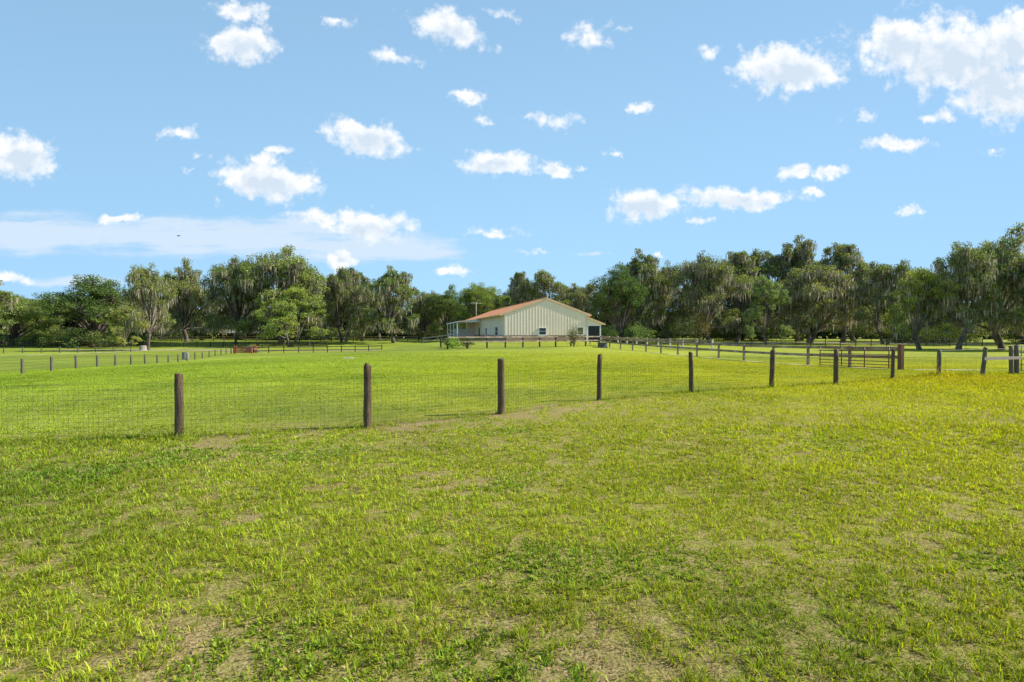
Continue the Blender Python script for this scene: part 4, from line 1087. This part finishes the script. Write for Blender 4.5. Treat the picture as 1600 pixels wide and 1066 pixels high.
# porch on the left: roof, beam, four posts, half wall and a door
PX = -4.1
mb = MB()
a0, a1 = (-.02, EV - .18), (PX - .05, 3.03)
mb.add([(a0[0], 21, a0[1]), (a1[0], 21, a1[1]), (a1[0], LEN, a1[1]), (a0[0], LEN, a0[1]), (a0[0], 21, a0[1] + .1), (a1[0], 21, a1[1] + .1), (a1[0], LEN, a1[1] + .1), (a0[0], LEN, a0[1] + .1)],
       ((0,1,2,3),(7,6,5,4),(0,4,5,1),(1,5,6,2),(2,6,7,3),(3,7,4,0))); part(mb, 'porch_roof', 'roof')
mb = MB(); mb.box((PX - .12, 20.9, 2.92), (PX - .052, LEN, 3.16)); part(mb, 'porch_eave_trim', 'offwhite')
mb = MB(); mb.add([(-.03, 20.94, 3.0), (PX, 20.94, 2.98), (PX, 20.94, 3.05), (-.03, 20.94, EV - .2), (-.03, 20.99, 3.0), (PX, 20.99, 2.98), (PX, 20.99, 3.05), (-.03, 20.99, EV - .2)],
       ((0,1,2,3),(7,6,5,4),(0,4,5,1),(1,5,6,2),(2,6,7,3),(3,7,4,0))); part(mb, 'porch_end_panel', 'offwhite')
mb = MB(); mb.bar((-.03, 20.97, 3.78 - .15), (PX - .1, 20.97, 3.09), .16, .14); part(mb, 'porch_rake_trim', 'rooftrim')
for k in range(4):
    y = 21.05 + 6.5 * k
    mb = MB(); mb.box((PX - .09, y - .09, -.7), (PX + .09, y + .09, 2.95)); part(mb, 'porch_post', 'white')
mb = MB(); mb.box((PX - .2, 21, -.75), (-.06, LEN, -.02)); part(mb, 'porch_floor', 'shade')
mb = MB(); mb.box((PX - .04, 27.7, .88), (PX + .04, 40.4, .98)); mb.box((PX - .04, 27.7, .45), (PX + .04, 40.4, .53)); part(mb, 'porch_rail', 'white')
mb = MB(); mb.box((-4.0, 29.0, .55), (-1.4, 29.12, 1.95)); part(mb, 'half_wall', 'offwhite')
mb = MB(); mb.box((-4.0, 28.98, -.02), (-1.4, 29.14, .548)); part(mb, 'half_wall_base', 'wains')
mb = MB(); mb.box((-1.38, 29.0, -.02), (-.06, 29.12, 3.5)); part(mb, 'porch_return_wall', 'siding_flat')
mb = MB(); mb.box((-.075, 22.4, -.02), (-.03, 23.4, 2.1)); dr = part(mb, 'door', 'iron')
mb = MB(); mb.tube([(-.13, 22.55, 1.0), (-.076, 22.55, 1.0)], [.03, .03], 8); part(mb, 'handle', 'galv', dr)
# lean-to on the right
mb = MB()
b0, b1 = (W + .03, 3.30), (W + 2.65, 2.34)
mb.add([(b0[0], -.12, b0[1]), (b1[0], -.12, b1[1]), (b1[0], LEN, b1[1]), (b0[0], LEN, b0[1]), (b0[0], -.12, b0[1] + .1), (b1[0], -.12, b1[1] + .1), (b1[0], LEN, b1[1] + .1), (b0[0], LEN, b0[1] + .1)],
       ((0,1,2,3),(7,6,5,4),(0,4,5,1),(1,5,6,2),(2,6,7,3),(3,7,4,0))); part(mb, 'lean_to_roof', 'roof')
mb = MB(); mb.bar((b0[0], -.15, b0[1] + .03), (b1[0] + .03, -.15, b1[1] + .03), .05, .2); part(mb, 'lean_to_rake_trim', 'rooftrim')
mb = MB(); mb.add([(W + .04, .0, 2.28), (W + 2.05, .0, 2.28), (W + 2.05, .0, 2.52), (W + .04, .0, 3.24), (W + .04, .06, 2.28), (W + 2.05, .06, 2.28), (W + 2.05, .06, 2.52), (W + .04, .06, 3.24)],
       ((0,1,2,3),(7,6,5,4),(0,4,5,1),(1,5,6,2),(2,6,7,3),(3,7,4,0))); part(mb, 'lean_to_panel', 'siding')
mb = MB(); mb.box((W + .045, -.05, 2.17), (W + 2.06, .09, 2.278)); part(mb, 'lean_to_beam', 'white')
mb = MB(); mb.box((W + 1.9, -.06, -.5), (W + 2.07, .1, 2.168)); part(mb, 'lean_to_post', 'white')
mb = MB(); mb.box((W + .06, -.05, -.5), (W + .2, .08, 2.168)); part(mb, 'lean_to_jamb', 'white')
mb = MB(); mb.box((W + .21, .1, -.4), (W + 1.89, .14, 2.16)); part(mb, 'opening_shade_screen', 'dark')  # screen across the opening, the shade behind it painted near-black
mb = MB(); mb.box((W + 2.0, .2, -.4), (W + 2.06, LEN, 2.3)); part(mb, 'lean_to_wall', 'siding_flat')
# antenna on a mast by the left roof edge
def bl(x, y, z): return barn.matrix_world @ Vector((x, y, z))
bpy.context.view_layer.update()
base = Matrix.Translation(barn.location) @ Matrix.Rotation(BA, 4, 'Z')
q = base @ Vector((1.12, 35.0, 4.3))
an = empty('television_antenna', q); tag(an, 'pale television antenna on a thin mast standing on the left roof slope', 'antenna')
mb = MB(); mb.tube([(0, 0, -.15), (0, 0, 2.9)], [.05, .04], 8); mb.build('mast', M['offwhite'], an, True)
mb = MB(); mb.tube([(-1.0, 0, 2.85), (1.0, .2, 2.75)], [.035, .035], 6)
for k in range(7):
    x = -1.1 + k * .36; mb.tube([(x, -.55 + .04 * k, 2.84 - .015 * k), (x, .6 - .02 * k, 2.84 - .015 * k)], [.02, .02], 5)
mb.build('aerial', M['offwhite'], an)

# ------------------------------------------------------------------ small things
def lathe(name, x, y, prof, mat, label, cat, n=18, z=0, group=None):
    mb = MB(); V = []; F = []
    for (r, h) in prof:
        for k in range(n): V.append((r * math.cos(2 * PI * k / n), r * math.sin(2 * PI * k / n), h))
    for i in range(len(prof) - 1):
        for k in range(n): F.append((i*n+k, i*n+(k+1) % n, (i+1)*n+(k+1) % n, (i+1)*n+k))
    F.append(tuple(range(n))[::-1]); F.append(tuple((len(prof)-1)*n + k for k in range(n))); mb.add(V, F)
    o = mb.build(name, mat, None, False, 0); o.location = (x, y, gz(x, y) + z); tag(o, label, cat, group); return o
lathe('metal_barrel', -43.22, 67.74, [(.42, -.05), (.44, 0), (.44, .04), (.42, .06), (.42, .34), (.445, .36), (.42, .38), (.42, .68), (.445, .70), (.42, .72), (.42, .95), (.44, .97), (.44, 1.0), (.40, 1.0), (.40, .96)], M['galv'], 'mottled grey metal barrel standing on the lawn by the left wire fence', 'barrel')
lathe('stock_tank', 11.0, 62.2, [(.56, -.1), (.56, .02), (.60, .05), (.58, .3), (.60, .33), (.58, .36), (.60, .6), (.63, .63), (.59, .63), (.57, .3), (.55, .28)], M['greytank'], 'dark grey round stock tank on a sandy spot at the barn fence corner', 'water tank')
lathe('plant_pot', 7.72, 66.0, [(.12, 0), (.16, .05), (.22, .4), (.25, .42), (.25, .46), (.2, .46), (.18, .4)], M['iron'], 'small black pot at the foot of the barn gable', 'pot')
lathe('sand_patch', 11.0, 62.2, [(1.0, -.2), (.9, .015), (.2, .03)], M['sand'], 'pale sandy ring under the stock tank', 'ground').update_tag()
bpy.data.objects['sand_patch']['kind'] = 'structure'
lathe('tree_stump', -71.5, 99.2, [(.78, -.1), (.72, .1), (.6, .35), (.56, .9), (.54, 1.0), (.3, 1.03)], paint('pale_stump', (.30, .26, .21), .15, .9, 4), 'pale sunlit stump in front of the grey-trunked oak', 'stump', 12)
mb = MB(); mb.box((-.09, -.02, 0), (.09, .02, 1.35)); mb.box((-.07, -.05, .1), (.07, .05, 1.5))
o = mb.build('marker_post', M['white'], None, False, .01); o.location = (-51.0, 129.0, gz(-51, 129)); tag(o, 'short white marker post on the grass right of the biggest oak', 'post')
mb = MB(); mb.box((-.34, -.22, -.05), (.34, .22, .03))
o = mb.build('concrete_slab', paint('pale_concrete', (.52, .5, .45), .1, .8, 5), None, False, .01); o.location = (-11.43, 35.82, gz(-11.43, 35.82)); tag(o, 'small pale concrete slab lying in the open lawn', 'slab')
for i, x in enumerate((9.6, 10.1)):
    o = empty('dummy', (0, 0, 0)); bpy.data.objects.remove(o)
    mb = MB(); mb.tube([(0, 0, -.1), (0, 0, .55)], [.06, .055], 8); p = mb.build('stub_post', M['post'], None, True); p.location = (x, 66.2, gz(x, 66.2)); tag(p, ('left' if i == 0 else 'right') + ' of two short dark stakes in front of the lean-to', 'stake', 'stakes')
# hay feeder, leaning
hf = empty('hay_feeder', (-98.6, 120.3, gz(-98.6, 120.3))); hf.rotation_euler = (0, R(9), .4); tag(hf, 'leaning rusty hay feeder by the dark fence at the dark dense oak', 'feeder')
for (nm, pts, r) in (('ring', [(math.cos(a) * .8, math.sin(a) * .8, .25) for a in np.linspace(0, 2 * PI, 13)], .05), ('ring', [(math.cos(a) * .8, math.sin(a) * .8, 1.25) for a in np.linspace(0, 2 * PI, 13)], .05)):
    mb = MB(); mb.tube(pts, [r] * len(pts), 6); mb.build(nm, M['redwood'], hf, True)
for k in range(8):
    a = PI * k / 4; mb = MB(); mb.tube([(math.cos(a) * .8, math.sin(a) * .8, -.05), (math.cos(a) * .8, math.sin(a) * .8, 1.3)], [.045] * 2, 6); mb.build('bar', M['redwood'], hf, True)
mb = MB(); mb.tube([(0, 0, .0), (0, 0, .5), (.05, 0, .9)], [.6, .62, .3], 10); mb.build('hay', M['tan'], hf, True)
# brush pile behind the red gate
bp = empty('brush_pile', (-45.6, 89.6, gz(-45.6, 89.6))); tag(bp, 'pile of tan branches and boards behind the small red gate', 'brush pile')
rr = random.Random(3)
for nm, mt in (('branch', 'plank_grey'), ('board', 'redboard'), ('branch', 'tan'), ('branch', 'plank_grey'), ('board', 'redboard'), ('branch', 'tan'), ('branch', 'plank_grey')):
    mb = MB()
    for _ in range(5):
        a = rr.uniform(-.6, .6); z = rr.uniform(.1, 1.2); x = rr.uniform(-.7, .7); ln = rr.uniform(.7, 1.3) * (1.3 - z * .5)
        mb.tube([(x - math.cos(a) * ln, rr.uniform(-.5, .5), z * .7), (x, rr.uniform(-.3, .3), z + .1), (x + math.cos(a) * ln, rr.uniform(-.5, .5), z * .6 + rr.uniform(-.1, .3))], [.05, .08, .03], 6)
    mb.build(nm, M[mt], bp, True)
# wheeled hay rake by the porch
hr = empty('hay_rake', (-7.4, 58.6, gz(-7.4, 58.6)), .25); tag(hr, 'dark two-wheeled hay rake parked beside the porch', 'hay rake')
for x in (-.75, .75):
    mb = MB(); pts = [(x, math.cos(a) * .62, .64 + math.sin(a) * .62) for a in np.linspace(0, 2 * PI, 25)]; mb.tube(pts, [.04] * 25, 6); wh = mb.build('wheel', M['iron'], hr, True)
    mb = MB()
    for k in range(8): mb.tube([(x, 0, .64), (x, math.cos(PI * k / 4) * .6, .64 + math.sin(PI * k / 4) * .6)], [.018] * 2, 5)
    mb.build('spokes', M['iron'], wh)
mb = MB(); mb.tube([(-.8, 0, .64), (.8, 0, .64)], [.05] * 2, 8); mb.build('axle', M['iron'], hr, True)
mb = MB()
for k in range(12):
    x = -.65 + k * .118; mb.tube([(x, .1, .95), (x, .5, .9), (x, .62, .5), (x, .45, .12)], [.014] * 4, 5)
mb.build('tines', M['iron'], hr)
mb = MB(); mb.bar((-.7, .1, .95), (.7, .1, .95), .08, .06); mb.bar((0, .1, .95), (0, -1.8, .5), .09, .07); mb.box((-.18, -.25, 1.0), (.18, .1, 1.05)); mb.build('frame', M['iron'], hr)
# low stable far behind the left oaks
st = empty('stable', (-88.0, 186.0, gz(-88, 186)), 0.0); tag(st, 'low grey-roofed stable far behind the left oaks', 'building')
mb = MB(); mb.box((-17, 0, 0), (17, 6, 2.3)); mb.build('wall', M['plank_dark'], st)
mb = MB(); mb.add([(-17.6, -1.2, 2.25), (17.6, -1.2, 2.25), (17.6, 3, 3.6), (-17.6, 3, 3.6), (17.6, 7.2, 2.25), (-17.6, 7.2, 2.25), (-17.6, -1.2, 2.4), (17.6, -1.2, 2.4), (17.6, 3, 3.75), (-17.6, 3, 3.75), (17.6, 7.2, 2.4), (-17.6, 7.2, 2.4)],
   ((0,1,2,3),(3,2,4,5),(9,8,7,6),(11,10,8,9),(0,6,7,1),(5,4,10,11))); mb.build('roof', M['galv'], st)
for k in range(9):
    mb = MB(); mb.box((-16.5 + 4.1 * k, -1.1, -.3), (-16.3 + 4.1 * k, -.9, 2.24)); mb.build('post', M['offwhite'], st)
# a bird high over the left trees
mb = MB()
for s in (-1, 1): mb.add([(0, -.14, 0), (s * .35, -.06, .16), (s * .8, .12, .05), (s * .38, .16, .13), (0, .16, 0), (0, 0, .04)], [(0, 1, 5), (1, 2, 3), (1, 3, 5), (3, 4, 5), (0, 1, 3, 4)])
mb.tube([(0, -.34, .02), (0, -.2, .01), (0, .1, 0), (0, .42, 0)], [.02, .07, .08, .03], 7)
bd = mb.build('bird', M['iron'], None, False); bd.location = (-42.2, 65, 13.9); bd.scale = (.6, .6, .6); bd.rotation_euler = (.1, .15, -1.1); tag(bd, 'dark bird gliding high above the left oaks', 'bird')
